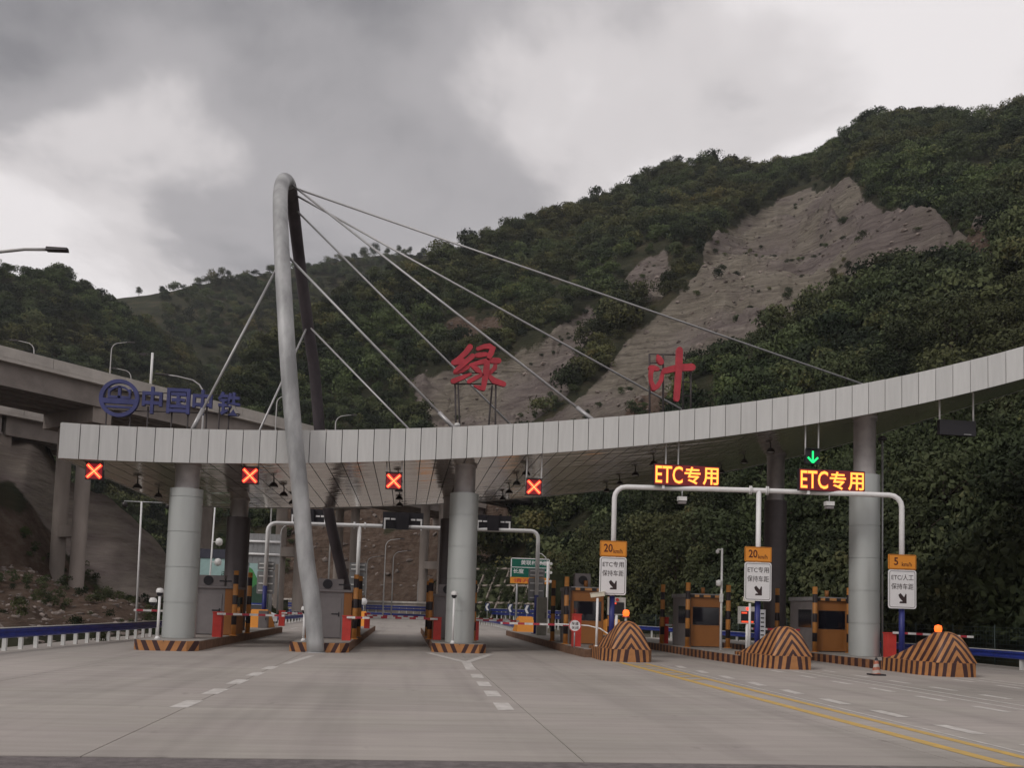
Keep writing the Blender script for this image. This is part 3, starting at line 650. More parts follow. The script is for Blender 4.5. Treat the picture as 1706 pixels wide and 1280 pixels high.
def soffit_material():
    m = bpy.data.materials.new('soffit_metal'); m.use_nodes = True; nt = m.node_tree; N = nt.nodes; L = nt.links; b = N['Principled BSDF']
    b.inputs['Base Color'].default_value = (0.66, 0.61, 0.55, 1); b.inputs['Metallic'].default_value = 0.7; b.inputs['Roughness'].default_value = 0.13
    tc = N.new('ShaderNodeTexCoord'); mp = N.new('ShaderNodeMapping'); mp.inputs['Scale'].default_value = (0.35, 1.6, 1); L.new(tc.outputs['Object'], mp.inputs[0])
    n = N.new('ShaderNodeTexNoise'); n.inputs['Scale'].default_value = 1.3; n.inputs['Detail'].default_value = 2; L.new(mp.outputs[0], n.inputs['Vector'])
    bp = N.new('ShaderNodeBump'); bp.inputs['Strength'].default_value = 0.6; bp.inputs['Distance'].default_value = 0.05; L.new(n.outputs['Fac'], bp.inputs['Height']); L.new(bp.outputs[0], b.inputs['Normal'])
    return m
m_soff = soffit_material()
roofb = MB(); nR = NB+1
for X in XS: roofb.v += [(X, Yf(X)+.07, zb(X)+.06), (X, Yf(X)+.07, zt(X)-.08), (X, Yb(X)-.02, zt(X)-.08), (X, Yb(X)-.02, zb(X)+.06)]
for i in range(NB):
    for k in range(4): roofb.f.append((4*i+k, 4*i+(k+1) % 4, 4*i+4+(k+1) % 4, 4*i+4+k)); roofb.mi.append(0); roofb.smooth.append(False)
roofb.f += [(3, 2, 1, 0), (4*NB, 4*NB+1, 4*NB+2, 4*NB+3)]; roofb.mi += [0, 0]; roofb.smooth += [False]*2
roofb.build('roof_deck', [m_dark], can, world=True)
rr = random.Random(3); ZA = [rr.uniform(.002, .012) for _ in range(64)]; ZB = [rr.uniform(-.012, -.002) for _ in range(64)]
for i in range(NB):
    a, b = XS[i]+.014, XS[i+1]-.014
    pts = []
    for x in (a, b):
        j = rr.uniform(-.006, .006)
        for dy in (0.0, 0.05): pts += [(x, Yf(x)+dy+j, zb(x)), (x, Yf(x)+dy+j, zt(x)+rr.uniform(-.005, .005))]
    mb = MB(); mb.add(pts, [(0, 4, 5, 1), (2, 3, 7, 6), (0, 1, 3, 2), (4, 6, 7, 5), (1, 5, 7, 3), (0, 2, 6, 4)]); mb.build('fascia_panel', m_panel, can, world=True)
    a, b = XS[i]+.017, XS[i+1]-.017
    ns = 54; mb = MB(); vs = []; dz = 0
    for k in range(ns):
        t0, t1 = k/ns, (k+1)/ns; z_a, z_b = ZA[k]+rr.uniform(-.0015, .0015), ZB[k]+rr.uniform(-.0015, .0015)
        q = []
        for (x, t, e) in ((a, t0, z_a), (b, t0, z_a), (b, t1, z_b), (a, t1, z_b)):
            y = Yf(x)+.06+(Yb(x)-.04-Yf(x)-.06)*t; q.append((x, y, zb(x)+.035+e))
        mb.add(q, [(0, 3, 2, 1)])
    mb.build('soffit_panel', m_soff, can, world=True)
for k in range(26):   # left end return panels
    X = XS[0]; y0 = Yf(X)+.06+(Yb(X)-Yf(X)-.06)*k/26; y1 = Yf(X)+.06+(Yb(X)-Yf(X)-.06)*(k+1)/26
    mb = MB(); mb.bb(X-.05, X-.005, y0+.012, y1-.012, zb(X), zt(X)); mb.build('fascia_panel', m_panel, can, world=True)
for i in range(0, NB, 2):
    a, b = XS[i]+.012, XS[min(i+2, NB)]-.012; mb = MB()
    mb.add([(a, Yb(a), zb(a)), (b, Yb(b), zb(b)), (b, Yb(b), zt(b)), (a, Yb(a), zt(a)), (a, Yb(a)+.05, zb(a)), (b, Yb(b)+.05, zb(b)), (b, Yb(b)+.05, zt(b)), (a, Yb(a)+.05, zt(a))],
           [(0, 3, 2, 1), (4, 5, 6, 7), (0, 1, 5, 4), (1, 2, 6, 5), (2, 3, 7, 6), (3, 0, 4, 7)]); mb.build('fascia_panel', m_panel, can, world=True)
IH = 0.34     # island height
COLS = [(-8.38, 35.1), (2.28, 37.4), (18.55, 34.8), (-8.4, 46.0), (2.28, 48.6), (18.55, 43.8)]
for X, Y in COLS:
    zs = zb(X); wt = 5.95 if X < 10 else zs-2.35
    if X > 0 and X < 10: wt = 6.55
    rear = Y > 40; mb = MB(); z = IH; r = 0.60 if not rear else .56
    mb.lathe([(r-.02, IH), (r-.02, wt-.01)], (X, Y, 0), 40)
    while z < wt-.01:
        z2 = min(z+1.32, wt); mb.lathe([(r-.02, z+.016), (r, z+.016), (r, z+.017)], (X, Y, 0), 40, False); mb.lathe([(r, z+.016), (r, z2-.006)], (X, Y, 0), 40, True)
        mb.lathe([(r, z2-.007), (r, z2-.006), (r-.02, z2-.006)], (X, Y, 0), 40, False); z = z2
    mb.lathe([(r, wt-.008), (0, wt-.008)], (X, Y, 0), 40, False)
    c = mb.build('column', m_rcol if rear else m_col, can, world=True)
    mb = MB(); mb.lathe([(0.44, wt-.05), (0.44, zs-.06), (.50, zs-.05), (.50, zs+.10), (0, zs+.10)], (X, Y, 0), 32); mb.build('neck', m_neck, c)
    nk = c.children[0]; nk.data.transform(Matrix.Translation((-XS[0], -35, 0)))
# ------------------------------------------------------------------ mast and stay cables
FR = [(526,1087,33.62),(520,1006,33.75),(509,926,33.9),(500,820,34.05),(488.5,710,34.25),(480,600,34.7),(474.5,510,35.5),(470,430,36.6),(467.5,370,37.8),(467,330,39.0),(469,310,40.0),(473,300.5,41.1)]
RE = [(479,302,42.3),(484,315,43.6),(489.5,356,45.6),(499,436,47.9),(513,542,49.6),(524,620,50.7),(532,713,51.6),(547,850,52.6),(572,965,53.8),(588,1055,54.4)]
mp_ = [P(*q) for q in FR+RE]; mp_[0][2] = 0.0; mp_[-1][2] = IH
path = smooth_path(mp_, 5)
mast = thing('arch_mast', 'tall grey steel hairpin arch mast leaning over the canopy', 'mast', tuple(path[0]))
hf = len(FR)*5+2
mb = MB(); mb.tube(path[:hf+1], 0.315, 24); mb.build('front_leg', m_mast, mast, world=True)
mb = MB(); mb.tube(path[hf:], 0.313, 24); mb.build('rear_leg', m_mastd, mast, world=True, label='dark rear leg of the arch')
mb = MB(); mb.lathe([(0, 0.0), (.37, 0.0), (.37, .02), (.32, .03)], tuple(path[0]), 24); mb.build('base_plate', m_mast, mast, world=True)
def near_mast(x, y):
    pr = project(np.array(path)); return None
def mast_at(x, y, rear):
    pts = np.array(path); n = len(pts); half = len(FR)*5
    sel = pts[half-3:] if rear else pts[:half+3]; q = project(sel); return sel[np.argmin((q[:, 0]-x)**2+(q[:, 1]-y)**2)]
CAB = [((489,308),(1436,640),1),((491,318),(1133,681),1),((480,301),(980,694),0),((496,345),(848,705),1),((479,410),(752,709),0),((520,535),(679,713),1),((462,424),(322,713),0),((508,540),(433,716),1)]
for (mx, my), (ex, ey), rear in CAB:
    A = mast_at(mx, my, rear); a2 = project(A)
    if rear:
        t = 1.0
        while t < 1.6:
            x, y = a2[0]+(ex-a2[0])*t, a2[1]+(ey-a2[1])*t; q = P(x, y, 43.5 if ex > 600 else 44.5)
            if q[2] <= zt(q[0])-.06: break
            t += .004
        B = q
    else:
        Y = 35.6; 
        for _ in range(8): q = P(ex, ey, Y); Y = Yf(q[0])+.5
        B = q.copy(); d = (B-A)/np.linalg.norm(B-A); B = B+d*((zt(B[0])-.1-B[2])/d[2] if d[2] < 0 else 0)
    mb = MB(); mb.cyl(A, B, .052, n=8); mb.cyl(B-(B-A)*(1.1/np.linalg.norm(B-A)), B, .085, n=8); mb.build('stay_cable', m_cable, mast, world=True)

# ------------------------------------------------------------------ rooftop characters
def ribbon(mb, pts, w, y, th):
    pts = [np.array(p, float) for p in pts]; ws = w if isinstance(w, (list, tuple)) else [w]*len(pts)
    L_, R_ = [], []
    for i, p in enumerate(pts):
        d = pts[min(i+1, len(pts)-1)]-pts[max(i-1, 0)]; d /= np.linalg.norm(d); q = np.array([-d[1], d[0]])*ws[i]/2; L_.append(p+q); R_.append(p-q)
    for i in range(len(pts)-1):
        quad = [tuple(L_[i]), tuple(L_[i+1]), tuple(R_[i+1]), tuple(R_[i])]
        ar = sum(quad[k][0]*quad[(k+1) % 4][1]-quad[(k+1) % 4][0]*quad[k][1] for k in range(4))
        mb.poly_y(quad if ar < 0 else quad[::-1], y-th*(.5+.002*i), y+th*(.5+.002*i))
    for i in (0, len(pts)-1):
        n = 8; c = [(pts[i][0]+ws[i]/2*math.cos(2*math.pi*k/n), pts[i][1]+ws[i]/2*math.sin(2*math.pi*k/n)) for k in range(n)]; mb.poly_y(c[::-1], y-th*.49, y+th*.49)
def brush_sign(strokes, ox, oy, sc, Y, label, legs, bars):
    root_px = (legs[0][0], legs[0][1]); X0 = P(ox+600/sc, oy+600/sc, Y)[0]
    zr = zt(X0)-.08; t = thing('rooftop_character', label, 'sign', (X0, Y, zr))
    mb = MB(); k = 0
    for pts, w in strokes:
        w3 = [((q*1.18/sc)*Y/F) for q in (w if isinstance(w, (list, tuple)) else [w]*len(pts))]
        wp = [P(ox+x/sc, oy+y/sc, Y) for x, y in pts]; ribbon(mb, [(q[0], q[2]) for q in wp], w3, Y-.03*(k % 3), .16); k += 1
    mb.build('character', m_red, t, world=True)
    for (x0, y0), (x1, y1), yo in legs:
        a, b = P(x0, y0, Y+yo), P(x1, y1, Y+yo); b = np.array([b[0], b[1], zt(b[0])-.1]); mb = MB(); mb.cyl(a, b, .045, n=6); mb.build('leg', m_frame, t, world=True)
    for (x0, y0), (x1, y1) in bars:
        mb = MB(); mb.cyl(P(x0, y0, Y+.16), P(x1, y1, Y+.16), .03, n=6); mb.build('crossbar', m_frame, t, world=True)
S1 = [([(475,215),(420,290),(330,370),(268,405)],[62,58,52,40]),([(270,412),(330,405),(395,395)],[60,62,50]),([(505,335),(430,400),(350,470),(292,520)],[56,52,50,40]),([(290,528),(370,500),(450,468)],[50,66,44]),
      ([(262,648),(370,605),(480,558)],[58,48,26]),([(570,245),(650,215),(715,212),(757,238),(735,300),(705,365)],[40,50,62,70,62,44]),([(558,322),(610,315),(675,308)],[48,56,44]),
      ([(478,448),(600,412),(720,388),(832,392)],[36,50,62,60]),([(688,395),(676,520),(655,640),(640,745)],[60,72,62,48]),([(640,740),(590,728),(530,705)],[52,44,20]),([(515,468),(560,500),(600,530)],[44,60,40]),
      ([(458,655),(550,605),(640,560)],[44,46,30]),([(795,415),(785,480),(720,545)],[40,50,40]),([(690,560),(770,640),(895,685)],[40,66,58])]
brush_sign(S1, 720, 550, 7.53, 40.0, 'red brush written character on frame above the middle round column', [((758,636),(762,707),0.16),((763,636),(769,707),.5),((826,640),(826,707),.16),((820,642),(812,707),.5)], [((758,640),(826,640)),((758,622),(828,622)),((758,600),(828,600))])
S2 = [([(322,300),(345,350),(372,400)],[26,80,84]),([(215,490),(270,500),(318,510)],[70,80,56]),([(228,510),(212,600),(218,700),(262,805)],[66,56,48,66]),([(262,810),(320,770),(375,680),(402,560),(430,520)],[70,64,54,48,60]),
      ([(425,540),(560,505),(700,490),(842,482)],[78,88,96,98]),([(650,222),(645,400),(630,650),(606,970)],[86,90,84,76])]
brush_sign(S2, 1060, 560, 9.146, 38.0, 'red brush written character of few bold strokes on lattice frame', [((1082,590),(1083,690),0.16),((1105,590),(1105,690),.16),((1151,604),(1151,685),.16),((1138,612),(1138,686),.5)], [((1082,590),(1150,592)),((1082,605),(1106,605)),((1082,617),(1106,617)),((1136,637),(1151,637)),((1136,660),(1151,660))])
# navy sign
Yn = 38.5; e0 = P(199, 664, Yn); c1_ = P(401, 690, Yn)
t = thing('rooftop_sign', 'navy blue emblem and four block characters standing on the canopy roof', 'sign', (e0[0], Yn, zt(e0[0])-.08))
sc_ = Yn/F
def emblem(mb, c, R):
    n = 40
    def ring(r0, r1, a0=0, a1=360, sx=1.0, y=0):
        m_ = max(6, int(n*(a1-a0)/360))
        for k in range(m_):
            A0, A1 = math.radians(a0+(a1-a0)*k/m_), math.radians(a0+(a1-a0)*(k+1)/m_)
            q = [(c[0]+r*math.cos(A)*sx, c[2]+r*math.sin(A)) for r, A in ((r0, A0), (r1, A0), (r1, A1), (r0, A1))]; mb.poly_y(q[::-1], Yn-.08+y, Yn+.08)
    ring(R*.80, R); ring(R*.56, R*.66, 25, 155, 1.0, .01)
    mb.bb(c[0]-R*.85, c[0]+R*.85, Yn-.075, Yn+.075, c[2]-R*.30, c[2]-R*.02); mb.bb(c[0]-R*.07, c[0]+R*.07, Yn-.07, Yn+.07, c[2]-R*.1, c[2]+R*.62)
    mb.bb(c[0]-R*.52, c[0]+R*.52, Yn-.07, Yn+.07, c[2]+R*.0, c[2]+R*.12); mb.bb(c[0]-R*.62, c[0]+R*.62, Yn-.065, Yn+.065, c[2]-R*.52, c[2]-R*.40)
    for s in (-1, 1): mb.bb(c[0]+s*R*.52-R*.05, c[0]+s*R*.52+R*.05, Yn-.068, Yn+.068, c[2], c[2]+R*.5)
mb = MB(); emblem(mb, e0, 31*sc_); mb.build('emblem', m_navy, t, world=True)
for ch, x0, x1, y0, y1 in (('中', 236, 272, 646, 689), ('国', 277, 318, 649, 689), ('中', 320, 355, 651, 691), ('铁', 362, 402, 655, 692)):
    a, b = P(x0, y1, Yn), P(x1, y0, Yn); mb = MB(); text_into(mb, ch, a[0], b[0], a[2], b[2], Yn, bold=.026, ext=.1, thick=.16); mb.build('character', m_navy, t, world=True)
for x, y in ((178, 690), (218, 692), (247, 690), (314, 690), (382, 692), (287, 690), (345, 690), (366, 690)):
    a = P(x, y-12, Yn+.12); mb = MB(); mb.cyl((a[0], a[1], a[2]), (a[0], a[1], zt(a[0])-.1), .035, n=6); mb.build('leg', m_frame, t, world=True)
for ya, yb_ in ((652, 660), (684, 690)):
    mb = MB(); mb.cyl(P(190, ya, Yn+.12), P(398, yb_, Yn+.12), .025, n=6); mb.build('rail', m_frame, t, world=True)
# small rooftop beacon
bx = P(762, 700, 36.6); t = thing('rooftop_beacon', 'small white capped beacon on the canopy edge above the middle column', 'beacon', (bx[0], 36.6, zt(bx[0])-.08))
mb = MB(); mb.cyl((0, 0, 0), (0, 0, .34), .07); mb.build('stem', m_wpipe, t); mb = MB(); mb.lathe([(0, .34), (.12, .34), (.12, .46), (.08, .5), (0, .5)]); mb.build('cap', m_cam, t)

# ------------------------------------------------------------------ hanging lane signals
m_xr = glow('led_red', (1.0, 0.06, 0.03), 1.9); m_xo = glow('led_orange_core', (1.0, 0.34, 0.10), 2.4); m_gl = glow('led_green', (0.0, 0.95, 0.22), 1.5)
m_redback = mat('led_red_back', (0.05, 0.01, 0.012), 0.5, emit=(0.35, 0.01, 0.02), estr=0.5)
def lane_signal(x, y, s, state, label):
    p = P(x, y, 34.0); Y = Yf(p[0])+.45; p = P(x, y, Y); w = s*Y/F/2
    t = thing('lane_signal', label, 'signal', (p[0], Y, p[2]-w), group='lane signals under the canopy edge')
    mb = MB(); mb.bb(-w, w, 0, .16, 0, 2*w); mb.build('housing', m_black, t)
    mb = MB(); mb.bb(-w-.02, w+.02, -.12, 0, 2*w+.005, 2*w+.025); mb.build('visor', m_black, t)
    if state == 'x':
        mb = MB(); mb.bb(-w+.03, w-.03, -.012, -.002, .03, 2*w-.03); mb.build('lamp_face', m_redback, t)
        R1 = Matrix.Rotation(math.radians(45), 3, 'Y'); R2 = Matrix.Rotation(math.radians(-45), 3, 'Y')
        for R in (R1, R2):
            mb = MB(); mb.box((0, -.022, w), (2.25*w, .012, .125), R=R); o = mb.build('led_bar', m_xr, t)
            mb = MB(); mb.box((0, -.034, w), (2.1*w, .008, .030), R=R); mb.build('led_core', m_xo, t)
    elif state == 'v':
        mb = MB(); mb.bb(-.035, .035, -.02, -.004, .25*w, 1.75*w); mb.build('led_bar', m_gl, t)
        for s_ in (-1, 1):
            mb = MB(); mb.box((s_*.36*w, -.024, .52*w), (1.0*w, .016, .075), R=Matrix.Rotation(math.radians(-45*s_), 3, 'Y')); mb.build('led_bar', m_gl, t)
    for s_ in (-1, 1):
        X = p[0]+s_*(w-.02); mb = MB(); mb.cyl((s_*(w-.02), .08, 1.2*w), (s_*(w-.02), .08, zb(X)+.03-(p[2]-w)), .03, n=8); mb.build('hanger', m_wpipe, t)
    return t
lane_signal(157, 785.5, 27, 'x', 'lit red cross signal over the lane beside the left guardrail')
lane_signal(416.5, 793, 27, 'x', 'lit red cross signal between the leftmost column and the mast')
lane_signal(656, 802, 27, 'x', 'lit red cross signal between the mast and the middle column')
lane_signal(889.5, 812, 27, 'x', 'lit red cross signal right beside the middle column, before the white gantry')
lane_signal(1354, 761, 26, 'v', 'lit green down arrow signal above the lettered display')
lane_signal(1120, 800, 24, '', 'unlit lane signal hanging behind the lettered display')
p = P(1596, 713, 33.2); t = thing('hanging_board', 'blank black display board hung under the rising right end of canopy', 'board', (p[0], 33.2, p[2]-.3))
mb = MB(); mb.bb(-.77, .77, 0, .2, 0, .6); mb.build('housing', m_black, t); mb = MB(); mb.bb(.25, .55, -.03, -.002, .02, .06); mb.build('nameplate', m_signb, t)
for s_ in (-.72, .72):
    mb = MB(); mb.cyl((s_, .1, .3), (s_, .1, zb(p[0]+s_)+.03-p[2]+.3), .035, n=8); mb.build('hanger', m_wpipe, t)
lampm = mat('lamp_dark', (0.035, 0.03, 0.03), 0.4, 0.3); lampl = mat('lamp_lens', (0.45, 0.44, 0.42), 0.3)
ref = None
lanes = {-11.2: 'between the left guardrail and leftmost column', -5.7: 'between leftmost column and mast', -0.5: 'between mast and middle column', 5.0: 'right of the middle column', 10.7: 'above the first ETC lane', 16.1: 'above the second ETC lane'}
for X, wh in lanes.items():
    for Y in (38.6, 41.8, 45.0, 48.0):
        t = thing('canopy_lamp', 'dark dome lamp in the row under the roof '+wh, 'lamp', (X, Y, zb(X)-.36), group='dome lamps under the canopy roof')
        mb = MB(); mb.cyl((0, 0, .18), (0, 0, .39), .03, n=6); mb.build('stem', lampm, t)
        mb = MB(); mb.lathe([(.19, 0), (.175, .08), (.1, .17), (.05, .2), (0, .21)], n=14); mb.build('shade', lampm, t)
        mb = MB(); mb.lathe([(0, -.015), (.12, .0), (.17, .025)], n=12); mb.build('lens', lampl, t)
#PART4
# ================================================================== ISLANDS
IX = [-8.2, -3.1, 2.2, 8.0, 13.45, 18.5]; IFR = [32.3, 33.75, 35.9, 32.3, 30.2, 28.2]; IBK = [55, 65, 63, 62, 60, 58]; IW = 2.15
ILAB = ['toll island carrying the leftmost column, chevron striped front', 'toll island under the mast foot, striped front', 'toll island carrying the middle column, chevron striped front',
        'toll island with striped crash nose and the round white sign', 'toll island with striped crash nose and camera pole, no beacon', 'toll island with striped crash nose carrying the right column']
islands = []; NX = {3: .28, 4: .08, 5: -.12}
for k in range(6):
    X, y0, y1 = IX[k], IFR[k], IBK[k]; w = IW/2
    t = thing('toll_island', ILAB[k], 'traffic island', (X, y0, 0)); islands.append(t)
    L_ = y1-y0
    if k < 3:
        mb = MB(); mb.poly_z([(-w, .45), (-w+.3, .02), (w-.3, .02), (w, .45), (w, L_-.5), (w-.5, L_), (-w+.5, L_), (-w, L_-.5)], -.02, IH-.02); mb.build('kerb', m_kerb, t)
        mb = MB(); mb.poly_z([(-w+.04, .5), (-w+.34, .06), (w-.34, .06), (w-.04, .5), (w-.04, L_-.55), (w-.5, L_-.05), (-w+.5, L_-.05), (-w+.04, L_-.55)], IH-.019, IH); mb.build('top', m_islec, t)
        mb = MB(); mb.poly_z([(-w-.012, .45), (-w+.295, 0), (w-.295, 0), (w+.012, .45), (w-.03, .5), (w-.3, .05), (-w+.3, .05), (-w+.03, .5)], .0, IH+.012); mb.build('front_band', m_lfront, t)
    else:
        w2 = .95; mb = MB(); mb.poly_z([(-w2, 2.6), (w2, 2.6), (w, 5.5), (w, L_-.5), (w-.5, L_), (-w+.5, L_), (-w, L_-.5), (-w, 5.5)], -.02, IH-.02); mb.build('kerb', m_kstr if k > 3 else m_kerb, t)
        mb = MB(); mb.poly_z([(-w2+.04, 2.6), (w2-.04, 2.6), (w-.04, 5.5), (w-.04, L_-.5), (w-.5, L_-.05), (-w+.5, L_-.05), (-w+.04, L_-.5), (-w+.04, 5.5)], IH-.019, IH); mb.build('top', m_islec, t)
        # crash nose: base ring and hump
        pl = [(-w2, 3.2), (-w2-.03, .9), (-w2+.28, .12), (-.3, 0), (.3, 0), (w2-.28, .12), (w2+.03, .9), (w2, 3.2)]
        mb = MB(); mb.poly_z(pl, 0, .46); mb.build('nose_base', m_nbase, t).location = (NX[k], 0, 0)
        st = [(.08, .62, .47), (.14, .66, .84), (.25, .66, 1.18), (.42, .63, 1.40), (.70, .58, 1.49), (1.1, .57, 1.47), (1.6, .64, 1.25), (2.2, .72, .96), (2.85, .80, .64), (3.1, .84, .461)]
        mb = MB(); n = 25; vs = []
        for yy, hw, hh in st:
            for i in range(n):
                q_ = -1+2*i/(n-1); vs.append((hw*1.12*q_, yy, .46+(hh-.46)*(1-abs(q_)**3.3)))
        fs = [(i*n+j, i*n+j+1, (i+1)*n+j+1, (i+1)*n+j) for i in range(len(st)-1) for j in range(n-1)]
        fs = [f[::-1] for f in fs]+[tuple(range(n)), tuple(range(len(vs)-n, len(vs)))[::-1]]
        mb.add(vs, fs, True); mb.build('crash_nose', m_nose, t).location = (NX[k], 0, 0)
    # rear end block
    mb = MB(); yr = L_-3.4; mb.add([(-.7, yr, IH), (.7, yr, IH), (.7, yr+2.4, IH), (-.7, yr+2.4, IH), (-.45, yr+1.1, IH+1.0), (.45, yr+1.1, IH+1.0), (.5, yr+2.0, IH+.85), (-.5, yr+2.0, IH+.85)],
                          [(0, 1, 5, 4), (1, 2, 6, 5), (2, 3, 7, 6), (3, 0, 4, 7), (4, 5, 6, 7)]); mb.build('rear_block', m_signo, t)
# beacons on two noses
m_beac = glow('beacon_amber', (1.0, 0.13, 0.015), 2.2)
for k, (px, py), lb in ((3, (1043, 1022), 'lit amber beacon on the crash nose beside the round white sign'), (5, (1563, 1048), 'lit amber beacon on the crash nose before the right column')):
    Y = IFR[k]+1.5; p = P(px, py, Y); t = thing('beacon', lb, 'beacon', (p[0], Y, 1.44)); h = p[2]-1.44
    mb = MB(); mb.cyl((0, 0, 0), (0, 0, h-.12), .05, n=8); mb.build('stem', m_cam if k == 3 else m_black, t)
    mb = MB(); mb.lathe([(0, h-.13), (.11, h-.11), (.13, h), (.11, h+.10), (0, h+.14)], n=14); mb.build('lens', m_beac, t)
    mb = MB(); mb.lathe([(.15, h-.16), (.15, h-.13), (0, h-.13)], n=12); mb.build('base', m_redbox, t)

# ================================================================== BOOTHS
def booth(X, y0, w, d, h, label, style, posts):
    t = thing('toll_booth', label, 'booth', (X, y0, IH)); hw = w/2
    fr = m_orng if style == 'o' else m_grey
    if style == 'o':
        # front (south) face: orange lower and upper panels with dark window between
        mb = MB(); mb.bb(-hw, hw, .06, d, 0, h-.25); mb.build('body', m_grey, t)
        mb = MB(); mb.bb(-hw+.02, hw-.02, 0, .058, .05, .40*h); mb.build('front_panel', m_orng, t)
        mb = MB(); mb.bb(-hw+.02, hw-.02, 0, .058, .73*h, h-.26); mb.build('front_panel', m_orng, t)
        mb = MB(); mb.bb(-hw+.10, hw-.10, .02, .058, .41*h, .72*h); win = mb.build('window', m_glass, t)
        for s in (-1, 1):
            mb = MB(); mb.bb(s*(hw-.05)-.05, s*(hw-.05)+.05, .0, .057, .403*h, .727*h); mb.build('frame', m_orng, win)
        for s in (-1, 1):
            mb = MB(); mb.bb(s*hw-.012 if s > 0 else -hw-.012, s*hw+.012 if s > 0 else -hw+.012, .45, d-.9, .42*h, .74*h); mb.build('side_window', m_glass, t)
            mb = MB(); mb.bb(s*hw-.015, s*hw+.015, .062, .22, .02, h-.27); mb.build('corner_trim', m_orng, t)
            mb = MB(); mb.bb(s*hw-.014, s*hw+.014, d-.8, d-.1, .05, .72*h); mb.build('door', m_grey, t)
        mb = MB(); mb.bb(-hw-.06, hw+.06, -.08, d+.06, h-.249, h-.08); mb.build('roof', mat('booth_roof', (.26, .25, .25), .6), t)
        mb = MB(); mb.bb(-hw-.05, hw+.05, -.105, -.082, h-.24, h-.13); mb.build('roof_band', m_bandt, t)
        mb = MB(); mb.cyl((0.0, .5, h-.08), (0, .5, h+.22), .09, n=10); mb.build('vent', m_orng, t)
    else:
        mb = MB(); mb.bb(-hw, hw, .06, d, 0, h-.2); mb.build('body', m_orng, t)
        mb = MB(); mb.bb(-hw+.12, hw-.42, .0, .028, .05, .80*h); dr = mb.build('door', mat('door_grey', (.215, .195, .195), .45, var=.05), t)
        mb = MB(); mb.bb(-hw+.005, hw-.31, .03, .059, .01, h-.21); mb.build('front_panel', m_grey, t)
        mb = MB(); mb.bb(hw-.80, hw-.52, -.03, -.002, .47*h, .49*h); mb.build('handle', m_black, dr); mb = MB(); mb.bb(hw-.515, hw-.475, -.03, -.002, .43*h, .52*h); mb.build('handle', m_black, dr)
        mb = MB(); mb.bb(hw-.30, hw+.02, .01, .057, .02, h-.22); mb.build('corner_trim', m_orng, t)
        mb = MB(); mb.bb(hw-.02, hw+.025, .058, d-.02, .02, .40*h); mb.build('side_panel', m_orng, t)
        mb = MB(); mb.bb(hw-.02, hw+.015, .3, d-.3, .42*h, .75*h); mb.build('side_window', m_glass, t)
        mb = MB(); mb.bb(-hw-.05, hw+.05, -.05, d+.05, h-.199, h-.10); mb.build('roof', m_grey, t)
        mb = MB(); mb.bb(-.60, .45, -.02, .45, h-.095, h+.34); ac = mb.build('air_conditioner', m_grey, t)
        mb = MB(); mb.cyl((-.2, -.05, h+.12), (-.2, -.022, h+.12), .2, n=18); mb.build('fan', m_black, ac)
        mb = MB(); mb.bb(.25, .75, -.03, .0, h+.08, h+.14); mb.build('pipe', m_black, t)
    for k, (px, py, hh) in enumerate(posts):
        mb = MB(); mb.cyl((0, 0, 0), (0, 0, hh), .105, n=16); mb.cyl((0, 0, .0), (0, 0, .03), .17, n=16)
        ps = thing('bollard_post', 'striped post at '+('front ' if py < .4 else 'rear ')+('left' if px < 0 else 'right')+' corner of '+' '.join(label.split(' with')[0].split()[:8]), 'post', (X+px, y0+py, IH), group='striped posts around the toll booths')
        mb.build('pole', m_post, ps)
def PX(x, X):     # Y at which a lateral position X shows at pixel column x
    d = ray(x, 1050); return X*d[1]/d[0]
H_ = 2.55
booth(8.0, 39.2, 1.45, 2.7, 2.62, 'orange booth behind the round white sign with roof unit', 'o', [(-.98, -.15, 2.95), (-.98, 3.4, 2.9), (.98, -.15, 2.95)])
booth(13.55, 39.6, 1.45, 2.7, 2.5, 'orange booth beside the camera pole with dark front window', 'o', [(-.92, -.2, 2.9), (-.98, 3.6, 2.9), (.98, -.15, 2.85)])
booth(18.7, 37.9, 1.45, 2.7, 2.5, 'orange booth left of the right column with dark window', 'o', [(-.88, -.2, 2.85), (-.98, 3.6, 2.85), (.62, -.35, 2.85)])
booth(-8.0, 38.9, 1.6, 2.7, 2.15, 'grey doored booth behind the leftmost column with air conditioner', 'g', [(.95, -.2, 2.7), (.95, 3.2, 2.75), (-.98, -.2, 2.7)])
booth(-3.05, 38.4, 1.6, 2.7, 2.15, 'grey doored booth behind the mast foot with air conditioner', 'g', [(.98, -.1, 2.7), (.98, 3.2, 2.75), (-.98, -.1, 2.7)])
booth(2.1, 41.5, 1.6, 2.7, 2.15, 'grey doored booth hidden behind the middle column with air conditioner', 'g', [(-.98, -1.0, 2.7), (.98, -1.0, 2.7), (-.98, 3.3, 2.7)])
t = thing('roof_unit', 'dark air conditioner box on top of the booth behind the round sign', 'air conditioner', (7.9, 40.1, IH+2.54)); mb = MB(); mb.bb(-.35, .35, -.2, .2, 0, .62); mb.build('case', m_grey, t); mb = MB(); mb.cyl((0, -.225, .32), (0, -.202, .32), .2, n=16); mb.build('fan', m_black, t)

